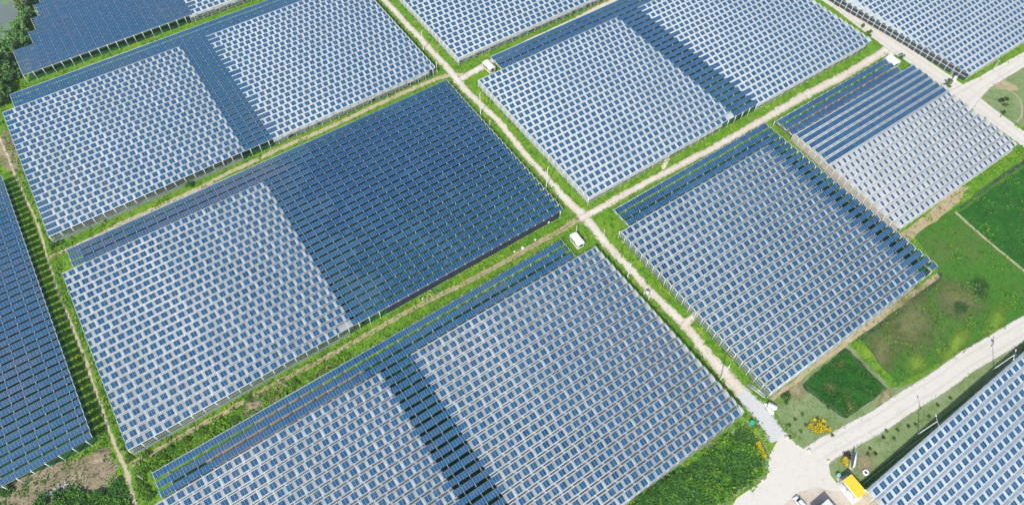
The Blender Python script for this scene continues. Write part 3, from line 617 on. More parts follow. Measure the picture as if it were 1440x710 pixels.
# ------------------------------------------------------------------ vegetation
def leaf_quads(mb, ctr, size, mi, rng, flat=.5, tone=1):
    """one quad per centre, random facing"""
    n = len(ctr); u = rng.normal(size=(n, 3)); u[:, 2] *= flat; u /= np.linalg.norm(u, axis=1)[:, None]
    w_ = rng.normal(size=(n, 3)); v = np.cross(u, w_); v /= np.linalg.norm(v, axis=1)[:, None]
    s = (size*rng.uniform(.6, 1.4, n))[:, None] if not hasattr(size, '__len__') else size[:, None]
    V = np.stack([ctr-u*s-v*s*.45, ctr+u*s*.2-v*s*.6, ctr+u*s+v*s*.2, ctr-u*s*.1+v*s*.6], 1)
    mb.quads(V.reshape(-1, 3), np.arange(n*4).reshape(n, 4), mi, tone)
def tree(name, label, cat, x, y, h, r, mats, seed, group=None, leaves=900, leaf=.38, trunk=.25, low=.25, blossom=None):
    rng = np.random.default_rng(seed); t = thing(name, label, cat, (x, y, 0), rng.uniform(0, 6), group)
    tb = MB(); lean = rng.normal(0, .06, 2)*h
    tb.tube([(0, 0, 0), (lean[0]*.4, lean[1]*.4, h*.3), (lean[0], lean[1], h*.72)], [trunk, trunk*.75, trunk*.3], 7)
    ncl = max(6, int(leaves/55)); cen = []
    for k in range(ncl):
        a = rng.uniform(0, 6.28); q = math.sqrt(rng.uniform(.02, 1)); zz = rng.uniform(low, 1)
        rr = r*q*(1-.55*max(0, zz-.55)/.45)
        cen.append((lean[0]*zz+math.cos(a)*rr, lean[1]*zz+math.sin(a)*rr, h*zz*rng.uniform(.9, 1.02)))
    for c_ in cen[::3]: tb.tube([(lean[0]*.45, lean[1]*.45, h*.32), tuple(np.array(c_)*.62+np.array([0, 0, h*.08])), c_], [trunk*.4, trunk*.22, .03], 5)
    tb.build('trunk', M_BARK, t, smooth=True)
    cb = MB()
    for k, c_ in enumerate(cen):
        n = int(leaves/ncl); cr_ = r*rng.uniform(.24, .44)
        d = rng.normal(size=(n, 3)); d /= np.linalg.norm(d, axis=1)[:, None]; d *= (rng.uniform(.35, 1, n)**.6)[:, None]*cr_; d[:, 2] *= .75
        leaf_quads(cb, np.array(c_)+d, leaf, 0 if rng.random() < .62 else 1, rng)
    cb.build('crown', mats, t)
    if blossom:
        bb = MB(); c_ = np.array(cen)[rng.integers(0, ncl, 26)]+rng.normal(0, r*.16, (26, 3)); c_[:, 2] += .25; leaf_quads(bb, c_, leaf*.9, 0, rng); bb.build('blossom', blossom, t)
    return t
def shrub(name, label, x, y, h, r, mats, seed, group=None, leaves=220, leaf=.16, blossom=None, share=.6, cat='shrub', sx=1.0):
    rng = np.random.default_rng(seed); t = thing(name, label, cat, (x, y, 0), rng.uniform(0, 6) if sx == 1 else 0, group)
    sb = MB()
    for k in range(5):
        a = k*1.26+rng.uniform(0, .6); sb.tube([(0, 0, 0), (math.cos(a)*r*.3*sx, math.sin(a)*r*.3, h*.45), (math.cos(a)*r*.55*sx, math.sin(a)*r*.55, h*.8)], [.05, .035, .015], 5)
    sb.build('stem', M_BARK, t)
    n = leaves; d = rng.normal(size=(n, 3)); d /= np.linalg.norm(d, axis=1)[:, None]; d *= (rng.uniform(.15, 1, n)**.45)[:, None]
    lump = 1+.28*np.sin(np.arctan2(d[:, 1], d[:, 0])*3+seed)+.15*np.sin(np.arctan2(d[:, 1], d[:, 0])*7+seed*2)
    c_ = np.stack([d[:, 0]*r*lump*sx, d[:, 1]*r*lump, h*.52+d[:, 2]*h*.48], 1)
    mb = MB(); leaf_quads(mb, c_, leaf, np.where(rng.random(n) < .6, 0, 1), rng); mb.build('foliage', mats, t)
    if blossom:
        sel = c_[(c_[:, 2] > h*.45)]; sel = sel[rng.random(len(sel)) < share]+[0, 0, .12]; bb = MB(); leaf_quads(bb, sel, leaf, 0, rng, .8); bb.build('blossom', blossom, t)
    return t
M_FAR = mat('far_leaf', (.10, .24, .07), .7, .2, noise=[(.25, .4, .66, (.16, .31, .08), 4), (1.0, .55, .75, (.06, .17, .05), 4)]); M_FAR2 = mat('far_leaf_light', (.16, .32, .08), .7, .2, noise=[(.25, .4, .66, (.17, .31, .06), 4)]); M_FAR3 = mat('far_leaf_olive', (.20, .24, .09), .7, .2, noise=[(.3, .4, .66, (.13, .21, .07), 4)])  # leaf colours lightened to paint in distance haze
GT = [M_LEAF_D, M_LEAF]; GH = [M_LEAF_H, M_LEAF]; GL = [M_LEAF_Y, M_LEAF]
# tree line beyond the top left array
far = [(34, 66, 7, 3.6), (24, 78, 8, 4.2), (13, 96, 8, 4.2), (4, 118, 9, 4.6), (37, 50, 7, 3.4), (27, 60, 8, 4.0), (15, 80, 8, 4.2), (2, 100, 9, 4.4), (8, 134, 7, 3.8), (46, 30, 6, 3.2), (40, 38, 7, 3.4), (-4, 132, 9, 4.4),
       (36, 16, 7, 3.6), (44, 6, 6, 3.2), (30, 44, 6, 3.2), (-12, 120, 9, 4.6), (-2, 150, 6, 3.4), (33, 0, 7, 3.6), (20, 112, 5, 2.8)]
FL = ['dark green broad tree in the tree line beside the stepped array', 'mid green rounded tree in the tree line beside the stepped array', 'hazy pale olive tree in the tree line beside the pond']
for k, (a, b, h, r) in enumerate(far):
    x, y = G(a, b); kind = 2 if (a > 29 and b < 20) else (0 if b > 75 and k % 3 else 1)
    tree('broadleaf_tree', FL[kind], 'tree', x, y, h, r, [[M_FAR, M_FAR2], [M_FAR2, M_FAR], [M_FAR3, M_FAR2]][kind], 100+k, 'tree line at the top left', leaves=1100, leaf=.5)
x, y = G(1221, 50); tree('young_tree', 'lime green round tree at the right end of the wide white array', 'tree', x, y, 3.6, 1.5, GL, 201, leaves=700, leaf=.26, trunk=.12)
x, y = G(1211, 41); tree('young_tree', 'thin sparse young tree left of the lime green tree', 'tree', x, y, 3.0, 1.3, GH, 202, leaves=260, leaf=.26, trunk=.09)
x, y = G(1331, 121); tree('young_tree', 'bushy green tree by the white cabinet at the road junction', 'tree', x, y, 3.6, 1.6, [M_LEAF, M_LEAF_H], 203, leaves=600, leaf=.28, trunk=.12)
x, y = G(1265, 82); tree('young_tree', 'small green tree behind the white hut nearest the concrete road', 'tree', x, y, 3.0, 1.3, [M_LEAF, M_LEAF_D], 204, leaves=420, leaf=.26, trunk=.1)
x, y = G(1353, 108); tree('young_tree', 'leafy green tree against the dark side wall corner', 'tree', x, y, 3.2, 1.7, [M_LEAF_H, M_LEAF], 205, leaves=500, leaf=.26, trunk=.1)
x, y = G(1409, 148); tree('flowering_tree', 'dark maroon tree with red blossom alone on the round lawn', 'tree', x, y, 4.2, 1.7, [M_LEAF_R, M_LEAF_D], 206, leaves=700, leaf=.3, trunk=.14, blossom=M_RED)
x, y = G(1408, 160); tree('young_tree', 'short dark tree beside the red blossomed tree', 'tree', x, y, 2.2, 1.0, [M_LEAF_D, M_LEAF_R], 207, leaves=300, leaf=.24, trunk=.09)
x, y = G(1104, 560); tree('young_tree', 'dark feathery tree on the lawn between the small paddy and white slab hut', 'tree', x, y, 2.2, 1.9, [M_LEAF_D, M_LEAF_H], 208, leaves=420, leaf=.24, trunk=.09)
for k, (a, b, h, r) in enumerate([(268, 261, 1.9, 1.6), (194, 288, 1.5, 1.2), (147, 309, 1.6, 1.3), (124, 319, 1.7, 1.4), (314, 234, 1.2, 1.0), (76, 346, 1.3, 1.2), (84, 342, 1.1, 1.1)]):
    x, y = G(a, b); shrub('roadside_bush', 'dark green bush growing against the side of the upper left array', x, y, h, r, GT, 300+k, 'bushes under the upper left array', leaves=500, leaf=.24)
for k, (a, b) in enumerate([(205, 688), (198, 678), (212, 698), (240, 632), (228, 640), (262, 620), (283, 606), (330, 590), (415, 540), (425, 500), (506, 456), (350, 560), (182, 645), (206, 640)]):
    x, y = G(a, b); shrub('wild_bush', 'bright green wild bush in the verge of the grassy track', x, y, random.uniform(.8, 1.5), random.uniform(.9, 1.6), [M_LEAF, M_LEAF_Y], 320+k, 'wild bushes beside the grassy track', leaves=420, leaf=.22)
for k in range(16):
    a = 895+random.uniform(0, 70); b = 700-(a-895)*.25+random.uniform(-14, 8); x, y = G(a, b)
    shrub('wild_bush', 'dark leafy bush in the thicket below the bottom centre array', x, y, random.uniform(1, 1.9), random.uniform(1, 1.9), GT, 350+k, 'thicket below the bottom centre array', leaves=520, leaf=.26)
for k, (a, b) in enumerate([(60, 705), (85, 698), (100, 708), (118, 702), (50, 718), (140, 696), (30, 560), (10, 690)]):
    x, y = G(a, b); shrub('wild_bush', 'dense green bush at the edge of the bare soil patch', x, y, random.uniform(1.2, 2.2), random.uniform(1.4, 2.4), GT, 380+k, 'bushes around the bare soil patch', leaves=600, leaf=.28)
# lawn shrubs
for k, (a, b, kind) in enumerate([(1246, 606, 0), (1242, 615.5, 1), (1256.6, 616.7, 0), (1223, 631, 0), (1230.5, 638, 1), (1220.5, 639, 0), (1277, 599.5, 1), (1287.5, 597.6, 0), (1262, 605, 0), (1306, 586, 0), (1318, 570, 1), (1336, 560, 0)]):
    x, y = G(a, b); shrub('lawn_shrub', ['small clipped olive shrub on the lawn strip by the concrete road', 'small clipped reddish shrub on the lawn strip by the concrete road'][kind], x, y, .8, .55, [[M_LEAF_H, M_LEAF_D], [M_LEAF_R, M_LEAF_H]][kind], 400+k, 'clipped shrubs on the lawn strip', leaves=160, leaf=.14)
for k, (a, b) in enumerate([(1128, 583), (1111, 615), (1133, 598), (1118, 590), (1149, 588), (1156, 592), (1126, 607), (1165, 574), (1110, 598), (1170, 612)]):
    x, y = G(a, b); shrub('lawn_shrub', 'small dark shrub on the lawn around the yellow flower bed', x, y, .7, .6, [M_LEAF_H, M_LEAF], 420+k, 'shrubs around the yellow flower bed', leaves=150, leaf=.14)
def flower_clump(spots, lab, grp, seed):
    for k, (a, b, r) in enumerate(spots):
        x, y = G(a, b); shrub('flowering_shrub', lab, x, y, r*.9, r, [M_LEAF_H, M_LEAF], seed+k, grp, leaves=340, leaf=.15, blossom=M_YEL, share=1.0)
flower_clump([(1139, 599, 1), (1145, 604, 1.2), (1152, 606, 1.2), (1158, 602, 1.1), (1164, 605, 1), (1152, 597, 1.1), (1157, 592, .7), (1145, 590, .6)], 'yellow flowering shrub in the bed on the corner lawn', 'yellow shrubs on the corner lawn', 500)
flower_clump([(1066, 624, .9), (1067, 630, 1.1), (1070, 636, 1), (1065, 636, .8), (1074, 641, .8)], 'yellow flowering shrub on the verge left of the plaza', 'yellow shrubs left of the plaza', 520)
flower_clump([(1186.5, 650, 1.0), (1188, 646, .9), (1189, 653, .7)], 'yellow flowering shrub beside the teal signboard', 'yellow shrubs beside the signboard', 540)
x, y = G(1191, 640); shrub('lawn_shrub', 'maroon leaved shrub between the yellow shrubs and the teal signboard', x, y, 1, 1.3, [M_LEAF_R, M_LEAF_R], 545, leaves=300, leaf=.17)
# hedge along the bottom right array, behind a wire fence
A0 = np.array(G(1212, 681)); A1 = np.array(G(1437, 503)); nh = 52; M_TUFT_H = mat('hedge_leaf', (.12, .30, .04), .7, .2)
for k in range(nh):
    p = A0+(A1-A0)*(k+.5)/nh+np.array([random.uniform(-.3, .3), -1.0+random.uniform(-.35, .35)])
    shrub('hedge_shrub', 'green hedge shrub between the wire fence and the bottom right array', p[0], p[1], random.uniform(1.5, 2.5), random.uniform(.8, 1.25), [M_LEAF_Y, M_TUFT_H], 600+k, 'hedge along the bottom right array', leaves=260, leaf=.2)
ft = thing('wire_fence', 'low white wire fence along the hedge by the bottom right array', 'fence', (A0[0], A0[1], 0)); pb = MB(); pb.box(-.05, .05, -.05, .05, 0, 1.5); p0 = None
nf = 46
for k in range(nf+1):
    p = (A1-A0)*k/nf
    if p0 is None: p0 = pb.build('post', M_STEEL_W, ft); o = p0
    else: o = link('post', p0.data, ft)
    o.location = (p[0], p[1], 0)
wb = MB(); e = A1-A0
for zz in (.4, .9, 1.4): wb.bar((0, 0, zz), (e[0], e[1], zz), .035)
wb.build('wire', M_STEEL, ft)

# grass tufts, weeds -------------------------------------------------
def inpoly(X, Y, poly):
    c_ = np.zeros(len(X), bool); n = len(poly)
    for i in range(n):
        x1, y1 = poly[i]; x2, y2 = poly[(i+1) % n]
        if y1 == y2: continue
        c_ ^= ((y1 > Y) != (y2 > Y)) & (X < (x2-x1)*(Y-y1)/(y2-y1)+x1)
    return c_
RECTS = [(-59.9, 110, 121.0, 209.6), (-59.9, 110, 219, 307.5), (-59.9, 109.5, 21.5, 110.6), (121.3, 293, 120, 212), (121.3, 210, 21.6, 110.5), (211.5, 297, 41, 109.5), (-140, -67.8, 131.5, 262), (-48, 121, 317.5, 398), (121.5, 230, 219, 302), (303, 421, 80, 160), (121.9, 225, -69, -16.2)]
def road_mask(X, Y):
    m = np.zeros(len(X), bool)
    for o in bpy.data.objects:
        if o.get('kind') != 'structure' or o.type != 'MESH': continue
        if not any(k in o.name for k in ('road', 'track', 'path')): continue
        co = np.empty(len(o.data.vertices)*3); o.data.vertices.foreach_get('co', co); co = co.reshape(-1, 7, 3)
        c_ = co[:, 3, :2]; hw = np.linalg.norm(co[:, 0, :2]-co[:, 6, :2], axis=1)/2
        f = .55 if 'grassy' in o.name else .82
        for i in range(0, len(c_), 1):
            m |= (X-c_[i, 0])**2+(Y-c_[i, 1])**2 < (hw[i]*f)**2
    return m
NO = [GS(p) for p in ([(1203, 477), (1322, 384), (1284, 332), (1345, 290), (1440, 222), (1600, 160), (1600, 330), (1440, 447), (1255, 545)], [(1083, 563), (1195, 484), (1258, 545), (1440, 448), (1445, 452), (1143, 637), (1092, 580)],
      [(1164, 646), (1420, 480), (1436, 488), (1225, 690), (1182, 684)], [(1094, 600), (1164, 646), (1178, 672), (1195, 660), (1225, 690), (1245, 712), (1245, 800), (960, 800), (1036, 700), (1078, 672)], [(1376, 137), (1440, 90), (1560, 100), (1480, 205)], [(-30, 715), (30, 672), (150, 632), (166, 655), (120, 704), (-20, 760)], [(1083, 560), (1318, 384), (1322, 392), (1088, 565)])]
def scatter(n, inside=None, seed=1):
    rng = np.random.default_rng(seed)
    u = rng.uniform(-25, 1465, n); v = rng.uniform(-25, 735, n)
    if inside is not None:
        a = np.array(inside); u = rng.uniform(a[:, 0].min(), a[:, 0].max(), n); v = rng.uniform(a[:, 1].min(), a[:, 1].max(), n); k = inpoly(u, v, inside); u, v = u[k], v[k]
    d = RC.T @ np.stack([(u-720)/FPX, (v-355)/FPX, np.ones(len(u))]); t = -CAMZ/d[2]; X, Y = d[0]*t, d[1]*t
    keep = np.ones(len(X), bool)
    for x0, x1, y0, y1 in RECTS: keep &= ~((X > x0) & (X < x1) & (Y > y0) & (Y < y1))
    if inside is None:
        for p in NO: keep &= ~inpoly(X, Y, p)
    keep &= ~road_mask(X, Y)
    return X[keep], Y[keep]
def tufts(name, X, Y, size, hgt, mats, seed, per=4):
    rng = np.random.default_rng(seed); n = len(X)
    patch = np.sin(X*.31+seed)*np.sin(Y*.27+seed*2)+.5*np.sin(X*.9+Y*.7)
    mb = MB(); X = np.repeat(X, per); Y = np.repeat(Y, per); s = size*np.repeat(rng.uniform(.5, 1.5, n)*(1+.35*patch), per)
    c_ = np.stack([X+rng.normal(0, 1, n*per)*s*.9, Y+rng.normal(0, 1, n*per)*s*.9, hgt*rng.uniform(.15, 1, n*per)*np.repeat(np.clip(.6+.5*patch, .15, 1.5), per)], 1)
    mi = np.repeat(np.clip(((patch+rng.normal(0, .7, n))*.8+1.0).astype(int), 0, len(mats)-1), per)
    leaf_quads(mb, c_, s*.75, mi, rng, .45)
    return tag(mb.build(name, mats), kind='stuff')
M_TUFT = [mat('grass_blade_dark', (.07, .20, .014), .8, .15), mat('grass_blade', (.145, .30, .02), .8, .15), mat('grass_blade_lime', (.26, .39, .035), .8, .15)]
X, Y = scatter(70000, seed=11); tufts('grass_tufts', X, Y, .42, .35, M_TUFT, 5)
M_LTUFT = [mat('lawn_blade_dark', (.12, .20, .06), .8, .1), mat('lawn_blade', (.20, .28, .10), .8, .1), mat('lawn_blade_pale', (.30, .34, .17), .8, .1)]
for q, pl in enumerate(([(1083, 563), (1195, 484), (1258, 545), (1440, 448), (1445, 452), (1143, 637), (1092, 580)], [(1164, 646), (1420, 480), (1436, 488), (1225, 690), (1182, 684)], [(1376, 137), (1440, 90), (1560, 100), (1480, 205)])):
    X, Y = scatter([7000, 5000, 2500][q], pl, 40+q); k_ = ~inpoly(X, Y, GS([(1126, 540), (1187, 486), (1250, 547), (1190, 590)])); X, Y = X[k_], Y[k_]; tufts('lawn_tufts', X, Y, .22, .12, M_LTUFT, 41+q, 3)
X, Y = scatter(9000, [(1203, 477), (1322, 384), (1284, 332), (1345, 290), (1440, 222), (1600, 160), (1600, 330), (1440, 447), (1255, 545)], 44); tufts('field_weeds', X, Y, .34, .3, [M_LEAF_D, M_LEAF, M_TUFT[1]], 45, 3)
X, Y = scatter(2600, [(1133, 541), (1188, 493), (1242, 547), (1190, 584)], 46); tufts('rice_plants', X, Y, .3, .3, [mat('rice_blade_dark', (.018, .085, .014), .8, .1), mat('rice_blade', (.03, .13, .018), .8, .1), mat('rice_blade_pale', (.075, .16, .03), .8, .1)], 47, 3)
M_WEED = [M_LEAF_D, M_LEAF, M_TUFT[1]]
X, Y = scatter(9000, [(885, 712), (970, 655), (1048, 598), (1068, 625), (1070, 668), (1000, 710)], 12); tufts('weeds', X, Y, .5, .9, M_WEED, 6)
X, Y = scatter(5000, [(60, 725), (95, 690), (140, 700), (170, 668), (185, 712)], 13); tufts('weeds', X, Y, .5, 1.0, M_WEED, 7)
X, Y = scatter(7000, [(165, 625), (230, 590), (500, 455), (480, 440), (820, 290), (850, 330), (215, 662), (190, 660)], 14); tufts('weeds', X, Y, .45, .7, [M_LEAF, M_TUFT[1], M_TUFT[2]], 8)
X, Y = scatter(5000, [(205, 665), (240, 660), (500, 500), (470, 490), (190, 655), (195, 705), (212, 700)], 15); tufts('weeds', X, Y, .45, .8, [M_LEAF, M_TUFT[1], M_TUFT[1]], 9)
X, Y = scatter(6000, [(0, 60), (60, 60), (110, 330), (190, 630), (150, 640), (60, 330), (0, 190)], 16); tufts('weeds', X, Y, .5, .8, [M_LEAF, M_TUFT[1], M_TUFT[2]], 10)
X, Y = scatter(700, [(-10, 690), (80, 640), (160, 625), (168, 660), (60, 715), (-10, 725)], 17); tufts('weeds', X, Y, .4, .5, [M_LEAF_H, M_LEAF, M_LEAF_H], 11)

# ------------------------------------------------------------------ poles and lamps
def px_height(base, top):
    x, y = G(*base); hs = np.arange(1, 16, .05); d = [math.hypot(*(np.array(P(x, y, h))-np.array(top))) for h in hs]; return x, y, float(hs[int(np.argmin(d))])
def pole(base, top, label, arm=True, name='utility_pole', cat='pole', group=None, rz=.6, box=False):
    x, y, h = px_height(base, top); h = max(h, 2.5); t = thing(name, label, cat, (x, y, 0), rz, group)
    b = MB(); b.tube([(0, 0, 0), (0, 0, h*.5), (0, 0, h)], [.17, .145, .12], 10); b.build('mast', M_CONCPOLE, t, smooth=False)
    if arm:
        b = MB(); b.box(-.95, .95, -.19, -.09, h-.55, h-.42); b.build('crossarm', M_STEEL, t); ins = None
        for xx in (-.85, -.3, .3, .85):
            if ins is None: b = MB(); b.tube([(0, 0, 0), (0, 0, .12), (0, 0, .26)], [.07, .09, .04], 8); ins = b.build('insulator', M_WHITE, t); o = ins
            else: o = link('insulator', ins.data, t)
            o.location = (xx, -.14, h-.42)
    return t, h
pole((595.8, 71), (593.4, 44), 'tall utility pole by the dirt road at the upper left array', True)
pole((614.8, 101.7), (613, 86), 'short pole at the right corner of the upper left array', False)
pole((675.9, 161.3), (674.4, 131.7), 'utility pole with crossarm between the blue array and the wide white array', True)
pole((689, 177), (689, 169), 'low marker post beside the long dirt road', False, 'marker_post', 'post')
pole((768, 264), (769, 236), 'utility pole with crossarm just above the track crossing', True)
pole((882.3, 389.6), (886, 370.6), 'utility pole beside the road next to the bottom centre array', True)
tA, hA = pole((905.4, 413.2), (908.9, 401), 'left pole of the transformer pair', False, rz=0); tB, hB = pole((911.7, 421.7), (915.9, 407.6), 'right pole of the transformer pair', False, rz=0)
pa = Vector((tA.location.x, tA.location.y)); pb_ = Vector((tB.location.x, tB.location.y)); md = (pa+pb_)/2
tt = thing('transformer', 'white power transformer hung between two poles by the dirt road', 'transformer', (md.x, md.y, 2.4), math.atan2((pb_-pa).y, (pb_-pa).x))
Lp = (pb_-pa).length
b = MB(); b.box(-Lp/2-.2, Lp/2+.2, -.32, -.2, -.15, 0); b.box(-Lp/2-.2, Lp/2+.2, .2, .32, -.15, 0); b.build('platform', M_STEEL_W, tt)
b = MB(); b.box(-.55, .55, -.4, .4, .0, 1.15)
for k in range(5): b.box(-.5+k*.22, -.42+k*.22, .4, .6, .1, 1.0); b.box(-.5+k*.22, -.42+k*.22, -.6, -.4, .1, 1.0)
b.build('tank', M_WHITE, tt); b = MB()
for xx in (-.35, 0, .35): b.tube([(xx, 0, 1.15), (xx, 0, 1.35), (xx, 0, 1.6)], [.09, .07, .03], 8)
b.build('bushing', M_CREAM, tt)
pole((1013, 533.5), (1026.2, 513.9), 'utility pole over the gravel road near the lower array corner', True)
pole((202, 673.5), (193.5, 668), 'thin white pole in the weeds at the left end of the grassy track', False, 'white_pole', 'pole')
pole((849, 331), (847, 322), 'thin post beside the array at the track crossing', False, 'marker_post', 'post')
pole((810.5, 325), (812, 317.6), 'short white post at the hut by the track crossing', False, 'marker_post', 'post')
pole((1258.7, 54), (1262, 44), 'leaning white pole at the dark side wall near the concrete road', False, 'white_pole', 'pole')
pole((1337.5, 106), (1342, 98), 'white pole at the road junction cabinet', False, 'white_pole', 'pole')
def lamp(base, top, label, arms, rz=0, panel=True):
    x, y, h = px_height(base, top); t = thing('street_lamp', label, 'street lamp', (x, y, 0), rz, 'street lamps')
    b = MB(); b.tube([(0, 0, 0), (0, 0, h*.5), (0, 0, h)], [.13, .11, .08], 10); b.box(-.22, .22, -.22, .22, 0, .12); b.build('mast', M_STEEL_W, t)
    for k in range(arms):
        s = 1 if k == 0 else -1
        b = MB(); b.tube([(0, 0, h-.3), (s*.8, 0, h), (s*1.5, 0, h+.05)], [.06, .05, .04], 6); a = b.build('arm', M_STEEL_W, t)
        b = MB(); b.box(s*1.9-.42, s*1.9+.42, -.17, .17, h-.02, h+.13); b.build('lamp_head', M_LAMP, a)
    if panel:
        b = MB(); b.quads([[-.6, -.5, h+.25], [.6, -.5, h+.25], [.6, .5, h+.6], [-.6, .5, h+.6], [-.6, -.5, h+.2], [.6, -.5, h+.2], [.6, .5, h+.55], [-.6, .5, h+.55]], [[0, 1, 2, 3], [7, 6, 5, 4], [0, 4, 5, 1], [1, 5, 6, 2], [2, 6, 7, 3], [3, 7, 4, 0]]); b.build('solar_cell', M_PANEL, t)
        b = MB(); b.box(-.25, .25, -.3, -.08, h-1.1, h-.5); b.build('battery_box', M_WHITE, t)
    return t
lamp((1291, 610), (1317, 590), 'white street lamp with crossing arms beside the hedge, halfway along it', 2, .9, False)
lamp((1397, 519), (1427, 498.5), 'tall street lamp with boxes at its head near the lane end of the hedge', 2, .4)
lamp((1398, 96), (1404.8, 90), 'single arm street lamp on the verge by the top right array', 1, .3, False)

# ------------------------------------------------------------------ huts and buildings
def hut(corners, label, z=3.4, stairs=1, seed=0):
    """white roofed hut on stilts; corners = photo pixels of the roof's left, top, right, bottom corners"""
    Q = [np.array(G(a, b, z)) for a, b in corners]; c_ = sum(Q)/4; ex = ((Q[1]-Q[0])+(Q[2]-Q[3]))/2; ey = ((Q[1]-Q[2])+(Q[0]-Q[3]))/2
    W = np.linalg.norm(ex); D = np.linalg.norm(ey); rz = math.atan2(-ey[0], ey[1])
    t = thing('stilt_hut', label, 'hut', (c_[0], c_[1], 0), rz)
    hw, hd = W/2, D/2
    b = MB(); b.quads([[-hw, -hd, z-.08], [0, -hd, z+.25], [0, hd, z+.25], [-hw, hd, z-.08], [hw, -hd, z-.08], [hw, hd, z-.08]], [[0, 1, 2, 3], [1, 4, 5, 2]])
    b.quads([[-hw, -hd, z-.18], [0, -hd, z+.15], [0, hd, z+.15], [-hw, hd, z-.18], [hw, -hd, z-.18], [hw, hd, z-.18]], [[3, 2, 1, 0], [2, 5, 4, 1]])
    for a, c2 in (((-hw, -hd), (-hw, hd)), ((hw, hd), (hw, -hd))): b.quad([a[0], a[1], z-.18], [c2[0], c2[1], z-.18], [c2[0], c2[1], z-.08], [a[0], a[1], z-.08])
    for yy in (-hd, hd): b.quads([[-hw, yy, z-.18], [0, yy, z+.15], [0, yy, z+.25], [-hw, yy, z-.08], [hw, yy, z-.18], [hw, yy, z-.08]], [[0, 1, 2, 3], [1, 4, 5, 2]])
    for k in range(9): yk = -hd+D*(k+.5)/9; b.bar((-hw, yk, z-.07), (0, yk, z+.26), .06, .03); b.bar((0, yk, z+.26), (hw, yk, z-.07), .06, .03)
    b.build('roof', M_WHITE, t)
    b = MB(); iw, idp = hw-.35, hd-.4; b.box(-iw, iw, -idp, idp, .95, z-.12); wl = b.build('wall', M_CREAM, t)
    b = MB(); b.box(-.45, .45, -idp-.04, -idp-.005, 1.0, z-.6); b.build('door', M_DARK, wl)
    b = MB(); b.box(-iw-.04, -iw-.005, -.6, .6, 1.7, 2.5); b.build('window', M_GLASS, wl)
    b = MB(); b.box(-hw+.1, hw-.1, -hd+.1, hd-.1, .8, .95); b.build('platform', M_PAD, t)
    for sx in (-1, 1):
        for sy in (-1, 1): b = MB(); b.box(sx*(hw-.25)-.1, sx*(hw-.25)+.1, sy*(hd-.3)-.1, sy*(hd-.3)+.1, 0, z-.2); b.build('stilt', M_STEEL_W, t)
    if stairs:
        b = MB()
        for k in range(6): b.box(hw+.1+k*.32, hw+.42+k*.32, -.5, .5, .78-k*.14, .84-k*.14)
        b.bar((hw+.05, -.5, .9), (hw+2.0, -.5, .1), .07); b.bar((hw+.05, .5, .9), (hw+2.0, .5, .1), .07); b.build('stairs', M_WHITE, t)
    return t
hut([(801.2, 330.4), (810.3, 325.6), (822.4, 340.6), (813.2, 346.6)], 'white roofed stilt hut at the track crossing, corner of the bottom centre array')
hut([(679, 88), (685, 83.2), (696, 93.6), (690, 99.6)], 'white roofed stilt hut where the dirt road forks near the wide white array')
hut([(1244.6, 83.4), (1252, 75.8), (1266.2, 85.6), (1258.5, 93.5)], 'white roofed stilt hut beside the concrete road in the upper right', stairs=0)

def oriented(corners, z):
    Q = [np.array(G(a, b, z)) for a, b in corners]; c_ = sum(Q)/4; ex = ((Q[1]-Q[0])+(Q[2]-Q[3]))/2; ey = ((Q[1]-Q[2])+(Q[0]-Q[3]))/2
    return c_, np.linalg.norm(ex), np.linalg.norm(ey), math.atan2(-ey[0], ey[1])
z = 3.2; c_, W, D, rz = oriented([(1185, 674.8), (1197.2, 666.3), (1219.5, 691.7), (1206.2, 700.2)], z); hw, hd = W/2, D/2
t = thing('guard_house', 'small building with a bright yellow sheet roof and white fascia beside the plaza', 'building', (c_[0], c_[1], 0), rz)
b = MB(); n = 22
for k in range(n):
    y0 = -hd+D*k/n; y1 = -hd+D*(k+1)/n; zz = lambda q, r_: z+.12*(q+hw)/W+(.05 if r_ else 0)
    ym = (y0+y1)/2
    b.quads([[-hw, y0, zz(-hw, 0)], [hw, y0, zz(hw, 0)], [hw, ym, zz(hw, 1)], [-hw, ym, zz(-hw, 1)], [hw, y1, zz(hw, 0)], [-hw, y1, zz(-hw, 0)]], [[0, 1, 2, 3], [3, 2, 4, 5]])
b.box(-hw+.02, hw-.02, -hd+.02, hd-.02, z-.15, z-.02); b.build('roof', M_YELLOW, t)
b = MB(); b.box(-hw-.12, -hw-.02, -hd-.05, hd+.05, z-.75, z+.08); b.build('fascia', M_WHITE, t)
b = MB(); b.box(-hw+.9, hw-.3, -hd+.3, hd-.3, .12, z-.15); wl = b.build('wall', M_CREAM, t)
b = MB(); b.box(-hw+.86, -hw+.895, -.5, .4, .15, 2.2); b.build('door', M_DARK, wl)
for yy in (-1.9, 1.4): b = MB(); b.box(-hw+.86, -hw+.895, yy, yy+1, 1.1, 2.1); b.build('window', M_GLASS, wl)
for yy in (-hd+.25, 0, hd-.25): b = MB(); b.box(-hw+.12, -hw+.26, yy-.07, yy+.07, 0, z-.1); b.build('post', M_STEEL_W, t)
b = MB(); b.box(-hw-.9, hw+.4, -hd-.6, hd+.4, .0, .12); b.build('floor_slab', M_PAD, t)

